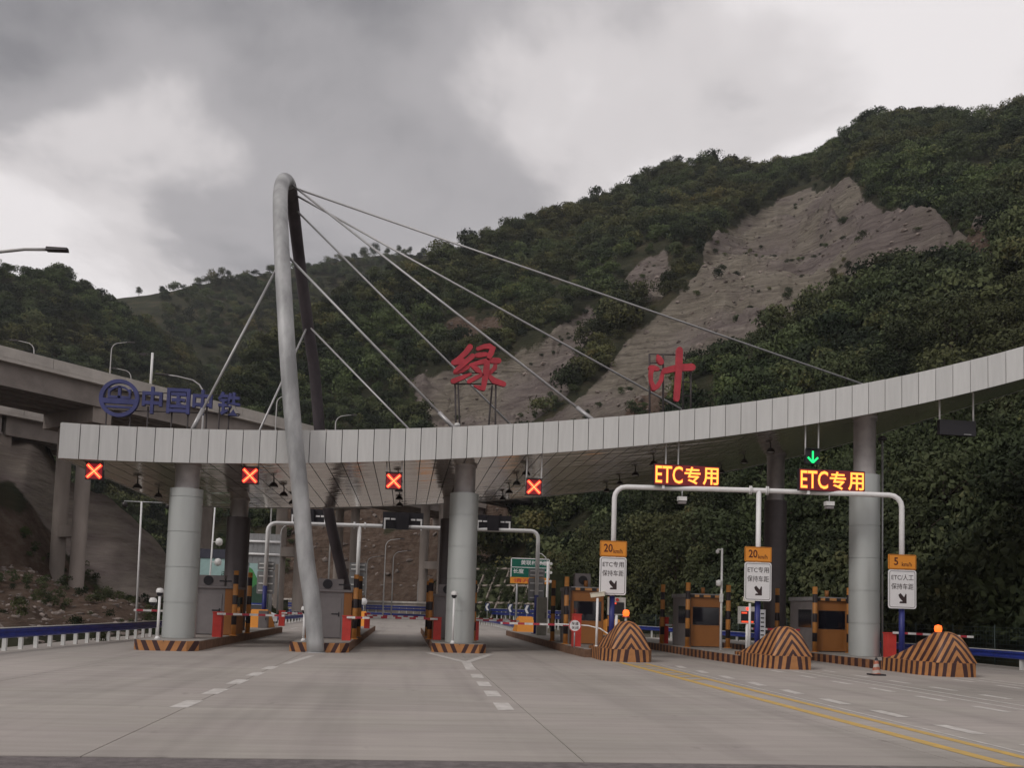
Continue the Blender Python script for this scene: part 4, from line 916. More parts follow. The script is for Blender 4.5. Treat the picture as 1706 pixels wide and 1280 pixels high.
# ================================================================== BARRIERS
def barrier(X, Y, dirx, L_, label, col=m_redbox, z=IH, hbox=.95, tilt=0.0, arm_z=.92, box=True):
    t = thing('barrier_gate', label, 'barrier', (X, Y, z)); 
    if box:
        mb = MB(); mb.bb(-.17, .17, -.19, .19, 0, hbox); mb.build('cabinet', col, t); mb = MB(); mb.bb(-.19, .19, -.21, .21, hbox+.001, hbox+.05); mb.build('lid', col, t)
    a = (dirx*.0, -.24, arm_z); b = (dirx*L_, -.24, arm_z+tilt)
    d = Vector(b)-Vector(a); o = MB().box((d.length/2, 0, 0), (d.length, .05, .085)).build('boom', m_boom, t); o.location = a
    o.rotation_euler = (0, -math.atan2(d.z, abs(d.x)), 0 if dirx > 0 else math.pi)
    return t
barrier(-7.35, 37.0, 1, 2.6, 'red barrier cabinet beside the leftmost column, boom across the lane')
barrier(-9.0, 40.8, -1, 2.6, 'barrier with striped boom reaching towards the left guardrail')
barrier(-2.3, 36.9, 1, .9, 'bright red barrier cabinet beside the mast foot', arm_z=.93)
barrier(1.45, 40.3, -1, 3.2, 'barrier left of the middle column with boom across the lane')
barrier(3.2, 41.2, 1, 2.0, 'red barrier cabinet right of the middle column')
barrier(7.1, 37.0, -1, 3.2, 'red barrier cabinet behind the round white sign, boom over lane', hbox=1.3, arm_z=.88)
barrier(12.75, 43.5, 1, .5, 'dark red barrier cabinet beside the orange booth rear post', hbox=1.25)
barrier(14.3, 37.0, 1, 2.4, 'barrier boom beside the camera pole', box=False, z=IH, arm_z=.95)
barrier(19.2, 34.0, 1, 3.4, 'barrier with striped boom reaching towards the right guardrail', arm_z=1.0, tilt=-.08)
for X in (-7.45, -2.3, 3.0):
    barrier(X, 56.5, 1, 3.6, 'far striped boom of the exit side gate behind the booths', z=IH, arm_z=.8, hbox=.9)['group'] = 'far exit side barriers'

# ================================================================== GANTRIES AND SIGNS
def pipe_frame(name, label, nodes, r, posts, zb_blue, cat='gantry'):
    t = thing(name, label, cat, (nodes[0][0], nodes[0][1], 0))
    pts = [np.array(q, float) for q in nodes]; R = .45
    a, b = pts[0], pts[-1]
    d1 = (pts[1]-a); d1 /= np.linalg.norm(d1); d2 = (pts[-2]-b); d2 /= np.linalg.norm(d2)
    def corner(p, d): return [p-np.array([0, 0, R])]+[p+d*R*(1-math.cos(u))+np.array([0, 0, -R*(1-math.sin(u))]) for u in (math.pi/8, math.pi/4, 3*math.pi/8)]+[p+d*R]
    mid = pts[1:-1]
    path_ = [np.array([a[0], a[1], zb_blue])]+corner(a, d1)+mid+corner(b, d2)[::-1]+[np.array([b[0], b[1], zb_blue])]
    mb = MB(); mb.tube(path_, r, 16); mb.build('frame_pipe', m_wpipe, t, world=True)
    for X, Y, z in posts:
        mb = MB(); mb.cyl((X, Y, zb_blue), (X, Y, z), r*.98, n=16); mb.build('post', m_wpipe, t, world=True)
    for X, Y in [(a[0], a[1]), (b[0], b[1])]+[(q[0], q[1]) for q in posts]:
        mb = MB(); mb.cyl((X, Y, IH), (X, Y, zb_blue), r*1.08, n=16); mb.cyl((X, Y, IH), (X, Y, IH+.04), r*2.2, n=16); mb.build('post_base', m_bpipe, t, world=True)
    for X, Y, z in posts:
        mb = MB(); dd = (b-a)/np.linalg.norm(b-a)
        for s in (-.32, .32):
            for e in (-.03, .03):
                c = np.array([X, Y, z])+dd*(s+e); mb.cyl(c-dd*.02, c+dd*.02, r*1.75, n=14)
        mb.build('flange', m_wpipe, t, world=True)
    return t
P4, P5, P6 = (8.1, 34.9), (13.65, 33.85), (18.78, 32.4)
zg = [P(1022+8, 811.5, 34.9)[2], P(1262, 817.5, 33.85)[2], P(1498, 826, 32.4)[2]]
pipe_frame('pipe_gantry', 'white pipe gantry over the two ETC lanes', [(*P4, zg[0]), (*P5, zg[1]), (*P6, zg[2])], .10, [(*P5, zg[1])], 2.45)
RG = [(-8.05, 53.2), (-2.95, 55.5), (7.95, 54.6)]
zr = [P(452, 872, 53.2)[2], P(600, 876, 55.5)[2], P(880, 885, 54.6)[2]]
pipe_frame('pipe_gantry', 'rear white pipe gantry carrying backs of black display boards', [(*RG[0], zr[0]), (*RG[1], zr[1]), (*RG[2], zr[2])], .12, [(*RG[1], zr[1])], 2.7)
m_led = glow('led_amber', (1.0, 0.38, 0.05), 2.2); m_ledb = mat('led_board', (0.02, 0.008, 0.01), 0.5, emit=(0.35, 0.015, 0.02), estr=0.35)
m_halo = glow('led_amber_edge', (1.0, 0.09, 0.03), 1.0)
for (x0, x1, y0, y1), Y, lb in (((1089, 1199, 778, 808), 34.3, 'amber lettered display beneath the blank signal, over the first ETC lane'), ((1331, 1441, 786, 817), 33.0, 'amber lettered display in front of the right column under green arrow')):
    a, b = P(x0, y1, Y), P(x1, y0, Y); w, h = b[0]-a[0], b[2]-a[2]
    t = thing('led_display', lb, 'display', ((a[0]+b[0])/2, Y, a[2]), group='lettered displays on the gantry')
    mb = MB(); mb.bb(-w/2, w/2, 0, .16, 0, h); mb.build('housing', m_black, t); mb = MB(); mb.bb(-w/2+.02, w/2-.02, -.006, -.001, .02, h-.02); mb.build('screen', m_ledb, t)
    for tx, f0, f1, bo in (('ETC', .02, .44, .006), ('专', .46, .71, .012), ('用', .74, .985, .012)):
        mb = MB(); text_into(mb, tx, -w/2+w*f0, -w/2+w*f1, h*.09, h*.93, -.010, bold=bo+.022); mb.build('lettering_glow', m_halo, t)
        mb = MB(); text_into(mb, tx, -w/2+w*f0+.012, -w/2+w*f1-.012, h*.09+.012, h*.93-.012, -.014, bold=bo); mb.build('lettering', m_led, t)
    for s in (-.35, .35):
        mb = MB(); mb.bb(s*w-.05, s*w+.05, .02, .12, -.14, -.001); mb.build('bracket', m_wpipe, t)
ARW = [(-.23, .20), (-.11, .29), (.10, .10), (.19, .27), (.24, .23), (.24, -.19), (-.18, -.19), (-.13, -.10), (.02, -.10), (-.17, .07)]
def lane_sign(x0, x1, yo, ym, yb_, Y, top, l1, lb):
    a, b = P(x0, yb_, Y), P(x1, ym, Y); c = P(x1, yo, Y); w, h, ho = b[0]-a[0], b[2]-a[2], c[2]-b[2]
    t = thing('lane_sign', lb, 'sign', ((a[0]+b[0])/2, Y, a[2]), group='lane signs on the gantry posts')
    mb = MB(); mb.poly_y(rrect(-w/2, w/2, 0, h-.012, .09), 0, .03); pl = mb.build('white_plate', m_signw, t)
    mb = MB()
    o_, i_ = rrect(-w/2+.045, w/2-.045, .045, h-.057, .075), rrect(-w/2+.062, w/2-.062, .062, h-.074, .06); n = len(o_)
    mb.add([(x, -.004, z) for x, z in o_]+[(x, -.004, z) for x, z in i_], [(i, (i+1) % n, (i+1) % n+n, i+n) for i in range(n)]); mb.build('border', m_ink, pl)
    mb = MB(); text_into(mb, l1, -w*.39, w*.40, h*.725, h*.875, -.005, bold=.004); text_into(mb, '保持车距', -w*.40, w*.40, h*.49, h*.645, -.005, bold=.002)
    k = w*1.0; mb.add([(x*k*.62+.0, -.005, h*.24+z*k*.72) for x, z in ARW], [tuple(range(len(ARW)))[::-1]]); mb.build('lettering', m_ink, pl)
    mb = MB(); mb.poly_y(rrect(-w/2, w/2, h+.006, h+ho, .05), 0, .03); po = mb.build('speed_plate', m_signo, t)
    mb = MB()
    o_, i_ = rrect(-w/2+.02, w/2-.02, h+.026, h+ho-.02, .045), rrect(-w/2+.034, w/2-.034, h+.04, h+ho-.034, .035)
    mb.add([(x, -.004, z) for x, z in o_]+[(x, -.004, z) for x, z in i_], [(i, (i+1) % n, (i+1) % n+n, i+n) for i in range(n)])
    if top == '5': text_into(mb, '5', -w*.30, -w*.15, h+ho*.28, h+ho*.80, -.005, bold=.02)
    else: text_into(mb, '20', -w*.36, -w*.03, h+ho*.28, h+ho*.80, -.005, bold=.02)
    text_into(mb, 'km/h', w*(-.02 if top == '5' else .0), w*.34, h+ho*.22, h+ho*.50, -.005, bold=.012); mb.build('lettering', mat('sign_maroon', (.10, .02, .01), .6), po)
    for f in (.2, .75):
        mb = MB(); mb.bb(-w*.3, w*.3, .032, .06, h*f, h*f+.05); mb.build('bracket', m_galv, t)
lane_sign(998, 1044, 902.5, 929, 991, 34.66, '20', 'ETC专用', 'white lane sign with 20 plate above the nose with lit beacon')
lane_sign(1240, 1285.5, 912.5, 938, 1001, 33.62, '20', 'ETC专用', 'white lane sign with 20 plate beside the camera pole')
lane_sign(1480, 1526.5, 925.5, 950.5, 1014, 32.2, '5', 'ETC/人工', 'white lane sign with 5 plate right of the big column')
# backs of signs on the rear gantry posts
for (X, Y), yt, lb in ((RG[0], 936, 'grey sign back on the rear gantry post behind the leftmost column'), (RG[1], 938, 'grey sign back on the rear gantry post behind the mast'), (RG[2], 948, 'grey sign back on the rear gantry post before the green road sign')):
    px = project(np.array([X, Y, 3.0]))[0]; za = P(px, yt, Y)[2]; zc_ = P(px, yt+54, Y)[2]
    t = thing('sign_back', lb, 'sign', (X, Y+.16, zc_), group='sign backs on the rear gantry'); h = za-zc_; w = .5
    mb = MB(); mb.poly_y(rrect(-w, w, 0, h*.71, .08), 0, .03); mb.build('plate', m_signb, t); mb = MB(); mb.poly_y(rrect(-w, w, h*.73, h, .05), 0, .03); mb.build('plate', m_signb, t)
    for f in (.10, .32, .55, .80, .93):
        mb = MB(); mb.bb(-.4, .4, -.05, -.002, h*f-.035, h*f+.035); mb.build('rail', m_wpipe, t)
for x0, x1, y0, y1, Y, lb in ((483, 545, 849, 876, 54.6, 'back of black display board behind the mast on the rear gantry'), (637, 706, 855, 882, 55.0, 'back of black display board between mast and middle column'), (793, 853, 860, 884, 54.6, 'back of black display board right of the middle column')):
    a, b = P(x0, y1-2, Y), P(x1, y0, Y); w, h = b[0]-a[0], b[2]-a[2]
    t = thing('display_back', lb, 'display', ((a[0]+b[0])/2, Y+.2, a[2]), group='display backs on the rear gantry')
    mb = MB(); mb.bb(-w/2, w/2, 0, .2, 0, h); mb.build('housing', m_black, t); mb = MB(); mb.bb(-w*.18, w*.14, -.2, -.003, -.05, h*.98); mb.build('door', m_black, t)
    for s in (-1, 1):
        mb = MB(); mb.bb(s*w*.45-.05, s*w*.45+.05, -.06, -.002, -.05, h*.62); mb.bb(min(s*w*.45, s*w*.33), max(s*w*.45, s*w*.33), -.058, -.003, h*.52, h*.63); mb.build('bracket', m_wpipe, t)
        mb = MB(); mb.bb(min(s*w*.30, s*w*.19), max(s*w*.30, s*w*.19), -.05, -.002, h*.52, h*.62); mb.build('label_plate', m_signw, t)
# big highway sign seen from behind
Y = 82; a, b = P(398, 938, Y), P(468, 891, Y); t = thing('highway_sign', 'large ribbed grey road sign seen from behind beyond the booths', 'sign', ((a[0]+b[0])/2, Y, 0)); w = b[0]-a[0]
for k in range(9):
    mb = MB(); mb.bb(-w/2+w*k/9+.01, -w/2+w*(k+1)/9-.01, 0, .08, a[2], b[2]); mb.build('panel', m_signb, t)
for yy in (903, 924):
    z = P(430, yy, Y)[2]; mb = MB(); mb.cyl((-w/2, -.12, z), (w/2, -.12, z), .11, n=10); mb.build('rail', m_wpipe, t)
for s in (-.3, .3):
    mb = MB(); mb.cyl((s*w, .3, -.3), (s*w, .3, b[2]), .16, n=10); mb.build('post', m_galv, t)

# ================================================================== ISLAND FURNITURE
def cam_post(x, yb_, yt, Y, lb, two=False):
    p = P(x, yt, Y); t = thing('dome_camera', lb, 'camera', (p[0], Y, IH), group='dome cameras on short posts'); h = p[2]-IH
    mb = MB(); mb.cyl((0, 0, 0), (0, 0, h-.25), .045, n=10); mb.cyl((0, 0, 0), (0, 0, .12), .12, .05, n=10); mb.build('pole', m_wpipe, t)
    for dx, dz in (((0, 0), (-.22, -.35)) if two else ((0, 0),)):
        mb = MB(); mb.lathe([(.0, h+dz), (.10, h-.02+dz), (.14, h-.10+dz), (.13, h-.17+dz)], (dx, 0, 0), 14); mb.build('hood', m_cam, t)
        mb = MB(); mb.lathe([(.11, h-.17+dz), (.10, h-.25+dz), (.05, h-.30+dz), (0, h-.31+dz)], (dx, 0, 0), 12); mb.build('dome', m_glass, t)
    return t
cam_post(267, 1065, 980, 33.4, 'twin dome cameras on white post left of the leftmost column', True)
cam_post(757, 1066, 985, 36.5, 'dome camera on white post in front of the middle column')
cam_post(508, 1068, 1010, 34.9, 'dome camera post half hidden behind the mast foot')
# tall camera pole on island 5
Y = 37.2; p = P(1203, 914, Y); t = thing('camera_pole', 'slim white camera pole between orange booth and lane sign', 'pole', (p[0], Y, IH)); h = p[2]-IH
mb = MB(); mb.cyl((0, 0, 0), (0, 0, h), .055, .045, n=10); mb.build('pole', m_wpipe, t)
mb = MB(); mb.cyl((0, 0, h-.06), (-.2, 0, h-.06), .03, n=8); mb.lathe([(0, h-.05), (.08, h-.1), (.08, h-.2), (0, h-.25)], (-.2, 0, 0), 10); mb.build('camera_head', m_cam, t)
mb = MB(); mb.lathe([(0, h-1.35), (.13, h-1.4), (.13, h-1.6), (0, h-1.65)], (-.14, -.06, 0), 12); mb.build('dome', m_cam, t)
mb = MB(); mb.bb(-.1, .04, -.1, -.03, h-2.3, h-1.95); mb.build('junction_box', m_cam, t)
# bullet cameras and fee displays
def fee_display(X, Y, z, lb, lit):
    t = thing('fee_display', lb, 'display', (X, Y, IH), group='small lane displays on the islands')
    mb = MB(); mb.cyl((0, 0, 0), (0, 0, z), .06, n=10); mb.build('pole', m_wpipe, t)
    mb = MB(); mb.bb(-.36, .36, -.06, .12, z, z+.72); mb.build('housing', mat('case_beige', (.50, .48, .45), .5), t); mb = MB(); mb.bb(-.29, .29, -.075, -.062, z+.05, z+.52); sc = mb.build('screen', m_black, t)
    mb = MB(); mb.cyl((0, -.10, z+.62), (0, -.062, z+.62), .07, n=14); mb.build('lamp', m_xr if lit else m_redbox, t)
    for q in ((.42, .05) if lit else (.44,)):
        mb = MB(); mb.bb(-.27, -.03 if q > .2 else .25, -.081, -.077, z+q, z+q+.07); mb.build('text_line', m_halo, sc)
fee_display(8.55, 36.0, 1.35, 'lane display on the island before the booth with the round sign', False)
fee_display(14.15, 36.2, 1.15, 'lane display with red text lines beside the camera pole', True)
def bullet_cam(X, Y, z, rz, lb):
    t = thing('bullet_camera', lb, 'camera', (X, Y, IH), group='box cameras on island poles')
    mb = MB(); mb.cyl((0, 0, 0), (0, 0, z), .05, n=10); mb.cyl((0, 0, 0), (0, 0, .16), .14, .06, n=10); mb.build('pole', m_wpipe, t)
    mb = MB(); R = Matrix.Rotation(rz, 3, 'Z')@Matrix.Rotation(.15, 3, 'Y'); mb.box((0, 0, z+.12), (.55, .17, .15), R=R); mb.box((0, 0, z+.215), (.62, .20, .02), R=R); mb.build('case', mat('case_cream', (.60, .56, .45), .5), t)
bullet_cam(7.45, 34.6, 2.0, 2.9, 'cream box camera on white pole before the orange booth')
bullet_cam(13.95, 35.4, 2.0, -.4, 'cream box camera above the display with red text lines')
# perforated reader post on island 5
t = thing('reader_post', 'pale slotted metal post in front of the small lane display', 'post', (14.2, 34.8, IH)); mb = MB(); mb.bb(-.13, .13, -.1, .1, 0, 1.75); mb.build('body', mat('pale_metal', (.55, .56, .58), .4, .3), t)
for k in range(9):
    mb = MB(); mb.bb(-.07, .07, -.108, -.101, .2+.17*k, .25+.17*k); mb.build('slot', m_black, t)
# round sign
p = P(958, 1043, 35.2); t = thing('round_sign', 'round white disc sign before the red barrier cabinet', 'sign', (p[0], 35.2, p[2]))
mb = MB(); mb.cyl((0, 0, 0), (0, .03, 0), .245, n=28); mb.build('disc', m_signw, t)
n_ = 32; mb = MB(); mb.add([(.245*math.cos(6.283*i/n_), -.004, .245*math.sin(6.283*i/n_)) for i in range(n_)]+[(.215*math.cos(6.283*i/n_), -.004, .215*math.sin(6.283*i/n_)) for i in range(n_)], [(i, i+n_, (i+1) % n_+n_, (i+1) % n_) for i in range(n_)]); mb.build('rim', m_redbox, t)
mb = MB(); text_into(mb, '车道', -.14, .14, .02, .15, -.005, .01); text_into(mb, '关闭', -.14, .14, -.15, -.02, -.005, .01); mb.build('lettering', m_ink, t)
mb = MB(); mb.cyl((.0, .06, .0), (.0, .06, IH-p[2]), .03, n=8); mb.build('stem', m_galv, t)
# handrails / curved arms
t = thing('curved_arm', 'thin white curved arm bending down to the crash nose', 'arm', (8.0, 34.4, IH)); mb = MB(); mb.tube([P(925, 1040, 35.6)-np.array([8.0, 34.4, IH]), P(980, 1043, 35.3)-np.array([8.0, 34.4, IH]), P(1000, 1048, 35)-np.array([8.0, 34.4, IH]), P(1018, 1060, 34.6)-np.array([8.0, 34.4, IH]), np.array([.0, .0, .0])+np.array([.1, .1, .0])], .025, 8); mb.build('arm', m_wpipe, t)
# cabinets
for X, Y, w, h, m_, lb in ((-7.75, 51.3, .5, .95, m_grey, 'small grey cabinet at the rear of leftmost island'), (7.9, 52.0, .55, 2.2, mat('cabinet_beige', (.26, .25, .21), .6), 'tall beige cabinet below the sign back by the green road sign'), (19.25, 35.6, .28, 2.2, m_grey, 'narrow grey post cabinet right of the big column')):
    t = thing('equipment_cabinet', lb, 'cabinet', (X, Y, IH)); mb = MB(); mb.bb(-w/2, w/2, -.25, .25, 0, h); mb.build('case', m_, t); mb = MB(); mb.bb(-w/2+.04, w/2-.04, -.268, -.252, .06, h-.06); d_ = mb.build('door', m_, t); mb = MB(); mb.bb(w/2-.12, w/2-.08, -.29, -.27, h*.45, h*.6); mb.build('handle', m_black, d_)
# thin mast right of column, and mounted floods
p = P(1470, 735, 35.4); t = thing('conduit_pole', 'thin grey conduit pole right beside the big column', 'pole', (p[0], 35.4, IH)); mb = MB(); mb.cyl((0, 0, 0), (0, 0, p[2]-IH), .045, n=8); mb.build('pole', m_galv, t); mb = MB(); mb.lathe([(0, .0), (.16, .02), (.2, .1), (.1, .2), (0, .22)], (0, 0, p[2]-IH), 12); mb.build('lamp_head', lampm, t)
for X, Y, lb in ((10.7, 34.35, 'small camera box under the gantry bar below the first display'), (16.2, 33.1, 'small camera box under the gantry bar below the second display')):
    z = np.interp(X, [P4[0], P5[0], P6[0]], zg); t = thing('gantry_camera', lb, 'camera', (X, Y, z-.5)); mb = MB(); mb.bb(-.17, .17, -.1, .12, 0, .16); mb.build('case', m_cam, t); mb = MB(); mb.cyl((0, .0, .16), (0, 0, .42), .025, n=6); mb.build('bracket', m_galv, t); mb = MB(); mb.bb(-.15, .15, -.09, .1, -.12, -.03); mb.build('reader', m_grey, t)
# traffic cone
p = G(1460, 1126); t = thing('traffic_cone', 'worn orange and white traffic cone in front of the right island', 'cone', (p[0], p[1], 0))
mb = MB(); mb.poly_z([(-.22, -.22), (.22, -.22), (.22, .22), (-.22, .22)], .004, .05); mb.build('base', m_black, t); mb = MB(); mb.lathe([(.15, .05), (.055, .48)], n=18); mb.build('body', m_coneS, t); mb = MB(); mb.lathe([(.057, .48), (.03, .58), (0, .59)], n=14); mb.build('tip', m_black, t)

# ================================================================== GUARDRAILS
WB = [(0, .0), (.05, .03), (.05, .09), (.0, .13), (.0, .18), (.05, .22), (.05, .28), (0, .31), (-.02, .31), (.025, .275), (.025, .225), (-.025, .185), (-.025, .125), (.025, .085), (.025, .035), (-.02, 0)]
def guardrail(path_, lb, z=.48, sp=2.0, side=1, pm=m_rpost, two=False, grp=None, hw=.0, end=True, white_top=True):
    pts = [np.array([*q[:2], q[2] if len(q) > 2 else 0.0], float) for q in path_]
    t = thing('guardrail', lb, 'guardrail', tuple(pts[0]), group=grp)
    prof = [(a*side, b) for a, b in WB]
    if side < 0: prof = prof[::-1]
    mb = MB(); mb.sweep(prof, [p+np.array([0, 0, z]) for p in pts]); mb.build('beam', m_brail, t, world=True)
    if two: mb = MB(); mb.sweep(prof, [p+np.array([0, 0, z+.42]) for p in pts]); mb.build('beam', m_brail, t, world=True)
    if white_top:
        mb = MB(); mb.sweep([(-.035, 0), (.045, 0), (.045, .025), (-.035, .025)], [p+np.array([0, 0, z+.312+(.42 if two else 0)]) for p in pts]); mb.build('cap', m_rpost, t, world=True)
    seg = [0]
    for a, b in zip(pts, pts[1:]): seg.append(seg[-1]+np.linalg.norm(b-a))
    s = .3; arr = np.array(pts); top = z+.33+(.42 if two else 0)
    pmesh = MB().bb(-.06, .06, -.06, .06, -.35, top-.03).mesh('post'); pmesh.materials.append(pm)
    while s < seg[-1]:
        q = np.array([np.interp(s, seg, arr[:, k]) for k in range(3)]); i = min(np.searchsorted(seg, s), len(pts)-1); d = pts[i]-pts[i-1]; d /= np.linalg.norm(d)
        o = bpy.data.objects.new('post', pmesh); COL.objects.link(o); o.parent = t; o.location = tuple(q-pts[0]-np.array([d[1], -d[0], 0])*.10*side); s += sp
    return t
guardrail([(-12.7, 12), (-12.55, 22), (-12.4, 29.5), (-11.7, 41), (-11.4, 52), (-11.5, 66)], 'blue guardrail with white posts along the foot of the spoil bank', z=.40, sp=1.05)
guardrail([(25.2, 14), (24.6, 26), (24.3, 36), (23.6, 50), (21.5, 64), (18, 80)], 'blue guardrail with white posts along the foot of the tree slope', z=.42, sp=3.2, side=-1)
Rr = offset_path(rc, 8.6); guardrail([(p[0], p[1], 0) for p in Rr[2:]], 'long blue guardrail curving along the outside of the road bend', z=.35, sp=1.6, side=-1)
Ro = offset_path(rc, 13.0); guardrail([(p[0], p[1], .45) for p in Ro[6:]], 'upper blue guardrail behind the road bend', z=.6, sp=2.0, side=-1, two=True)
Lr = offset_path(rc, -10.2); guardrail([(p[0], p[1], 0) for p in Lr[3:]], 'blue guardrail along the inside of the road bend', z=.35, sp=2.0)
# low white wall below the outside rail
mb = MB(); Rw = offset_path(rc, 9.0); mb.sweep([(-.18, -.1), (.18, -.1), (.10, .34), (-.10, .34)], [(p[0], p[1], 0) for p in Rw[2:]]); o = mb.build('roadside_wall', m_deck); tag(o, 'low pale concrete wall under the guardrail of the road bend', 'wall')
# mesh fence behind right guardrail
t = thing('mesh_fence', 'dark wire mesh fence behind the right guardrail', 'fence', (26.2, 30, -.3)); m_fence = mat('fence_green', (.03, .045, .04), .6)
fp = [(27.5, 18), (26.6, 32), (25.6, 46), (23.6, 62), (20.6, 78)]
for i in range(len(fp)-1):
    a, b = np.array(fp[i]), np.array(fp[i+1]); nn = 5
    for k in range(nn):
        q = a+(b-a)*k/nn; mb = MB(); mb.cyl((q[0], q[1], -.3), (q[0], q[1], 1.75), .035, n=6); mb.build('post', m_fence, t, world=True)
        q2 = a+(b-a)*(k+1)/nn; mb = MB()
        for z in np.linspace(.0, 1.65, 10): mb.cyl((q[0], q[1], z), (q2[0], q2[1], z), .008, n=4)
        for f in np.linspace(.05, .95, 14): mb.cyl((*(q+(q2-q)*f), -.1), (*(q+(q2-q)*f), 1.68), .006, n=4)
        mb.build('mesh_panel', m_fence, t, world=True)
#PART5
# ================================================================== VIADUCT
ZV = 24.0; vA = G(0, 575, ZV); vB = G(530, 712, ZV); vd = (vB-vA)/np.linalg.norm(vB-vA); vn = np.array([-vd[1], vd[0], 0])     # vn points away from the camera side
if vn[0] > 0: vn = -vn
VS0, VS1 = -70, 150
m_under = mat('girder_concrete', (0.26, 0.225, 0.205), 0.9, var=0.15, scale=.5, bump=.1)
via = []; SP = min(np.linspace(-40, 60, 1000), key=lambda s: abs(project(vA+vn*6+vd*s+np.array([0, 0, -16]))[0]-108))
for kk, (off, dz, lb) in enumerate(((0, 0, 'nearer viaduct carriageway of pale concrete girders crossing behind the canopy'), (18.5, -1.2, 'farther viaduct carriageway seen under the nearer one'))):
    o0 = vA+vn*off; z = ZV+dz
    t = thing('viaduct', lb, 'bridge', (o0[0], o0[1], 0)); via.append(t)
    def along(s, side, zz): q = o0+vd*s+vn*side; return (q[0]-o0[0], q[1]-o0[1], zz)
    def bar(name, s0, s1, a, b, z0, z1, m_, par=t):
        mb = MB(); mb.add([along(s0, a, z0), along(s1, a, z0), along(s1, b, z0), along(s0, b, z0), along(s0, a, z1), along(s1, a, z1), along(s1, b, z1), along(s0, b, z1)], [(0, 3, 2, 1), (4, 5, 6, 7), (0, 1, 5, 4), (1, 2, 6, 5), (2, 3, 7, 6), (3, 0, 4, 7)])
        return mb.build(name, m_, par)
    W_ = 10.4; piers_s = [SP+30*k for k in range(-2, 6)]
    for side in (0.0, W_-.35):
        s = VS0
        while s < VS1: bar('parapet', s+.02, min(s+7.5, VS1)-.02, side, side+.35, z-.95, z, m_deck); s += 7.5
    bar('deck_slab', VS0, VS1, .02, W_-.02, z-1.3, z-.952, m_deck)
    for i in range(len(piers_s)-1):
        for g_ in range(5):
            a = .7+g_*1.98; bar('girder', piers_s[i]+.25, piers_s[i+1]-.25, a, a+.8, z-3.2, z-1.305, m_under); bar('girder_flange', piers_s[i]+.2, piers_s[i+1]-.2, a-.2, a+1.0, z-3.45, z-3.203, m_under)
    for s in piers_s:
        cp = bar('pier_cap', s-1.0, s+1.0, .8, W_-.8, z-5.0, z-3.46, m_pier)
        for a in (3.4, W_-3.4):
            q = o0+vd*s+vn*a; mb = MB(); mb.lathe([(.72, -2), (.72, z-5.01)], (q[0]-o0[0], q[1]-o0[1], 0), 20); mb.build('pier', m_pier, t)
        for zz in (8.3,):
            bar('tie_beam', s-.5, s+.5, 3.9, W_-3.9, zz-.6, zz+.6, m_pier)
m_lampp = mat('lamp_pole', (0.42, 0.41, 0.40), 0.5, 0.4, var=.08)
def street_lamp(p, h, arm, rz, lb, grp=None, r=.09, head=.75, lowarm=False):
    t = thing('street_lamp', lb, 'street lamp', tuple(p), rz, grp)
    mb = MB(); pts = [(0, 0, 0), (0, 0, h*.45), (0, 0, h-arm*.55)]
    for a in (20, 45, 70): A = math.radians(a); pts.append((arm*.5*(1-math.cos(A)), 0, h-arm*.55+arm*.5*math.sin(A)))
    pts += [(arm*.75, 0, h+arm*.0), (arm, 0, h+.05)]
    mb.tube(pts, [r*1.2, r, r*.8, r*.65, r*.6, r*.55, r*.5, r*.5], 8); mb.build('pole', m_lampp, t)
    mb = MB(); mb.add([(arm-.05, -.12, h), (arm+head, -.15, h+.04), (arm+head, .15, h+.04), (arm-.05, .12, h), (arm-.05, -.08, h+.13), (arm+head, -.08, h+.14), (arm+head, .08, h+.14), (arm-.05, .08, h+.13)], [(0, 3, 2, 1), (4, 5, 6, 7), (0, 1, 5, 4), (1, 2, 6, 5), (2, 3, 7, 6), (3, 0, 4, 7)]); mb.build('lamp_head', lampm, t)
    return t
az = math.atan2(vn[1], vn[0])
for (x, yb_, yt), lb in (((55, 587, 571), 'small lamp on the viaduct beyond its parapet'), ((180, 622, 570), 'tall lamp post on the viaduct rising well above its parapet'), ((217, 632, 617), 'short lamp on the viaduct near the navy sign emblem')):
    d = ray(x, yb_); q = None
    best = min(np.linspace(-60, 140, 800), key=lambda s: abs(project(vA+vn*6+vd*s)[0]-x)); q = vA+vn*6+vd*best; dist_ = np.linalg.norm(q[:2]); h = P(x, yt, q[1])[2]-ZV+1.0
    street_lamp((q[0], q[1], ZV-.95), max(h, 1.5), 1.6, 0.0 if x == 180 else math.pi, lb, r=.07)
best = min(np.linspace(-60, 140, 800), key=lambda s: abs(project(vA+vn*1+vd*s)[0]-252)); q = vA+vn*1+vd*best
t = thing('camera_mast', 'square topped post on the viaduct parapet above the navy sign', 'post', (q[0], q[1], ZV-.95)); h = P(252, 588, q[1])[2]-ZV+.95
mb = MB(); mb.cyl((0, 0, 0), (0, 0, h), .13, n=8); mb.build('pole', m_wpipe, t); mb = MB(); mb.cyl((0, 0, h-.1), (-1.0, .2, h-.15), .05, n=6); mb.bb(-1.3, -.7, 0, .3, h-.3, h-.05); mb.build('camera_arm', lampm, t)
# near lamp at the left edge of the plaza: only its arm shows
p = P(96, 417, 31.0); street_lamp((p[0]-3.3, 31.0, -.2), p[2]+.15, 3.0, 0, 'tall street lamp standing left of the plaza, long arm over guardrail', r=.11, head=.62)
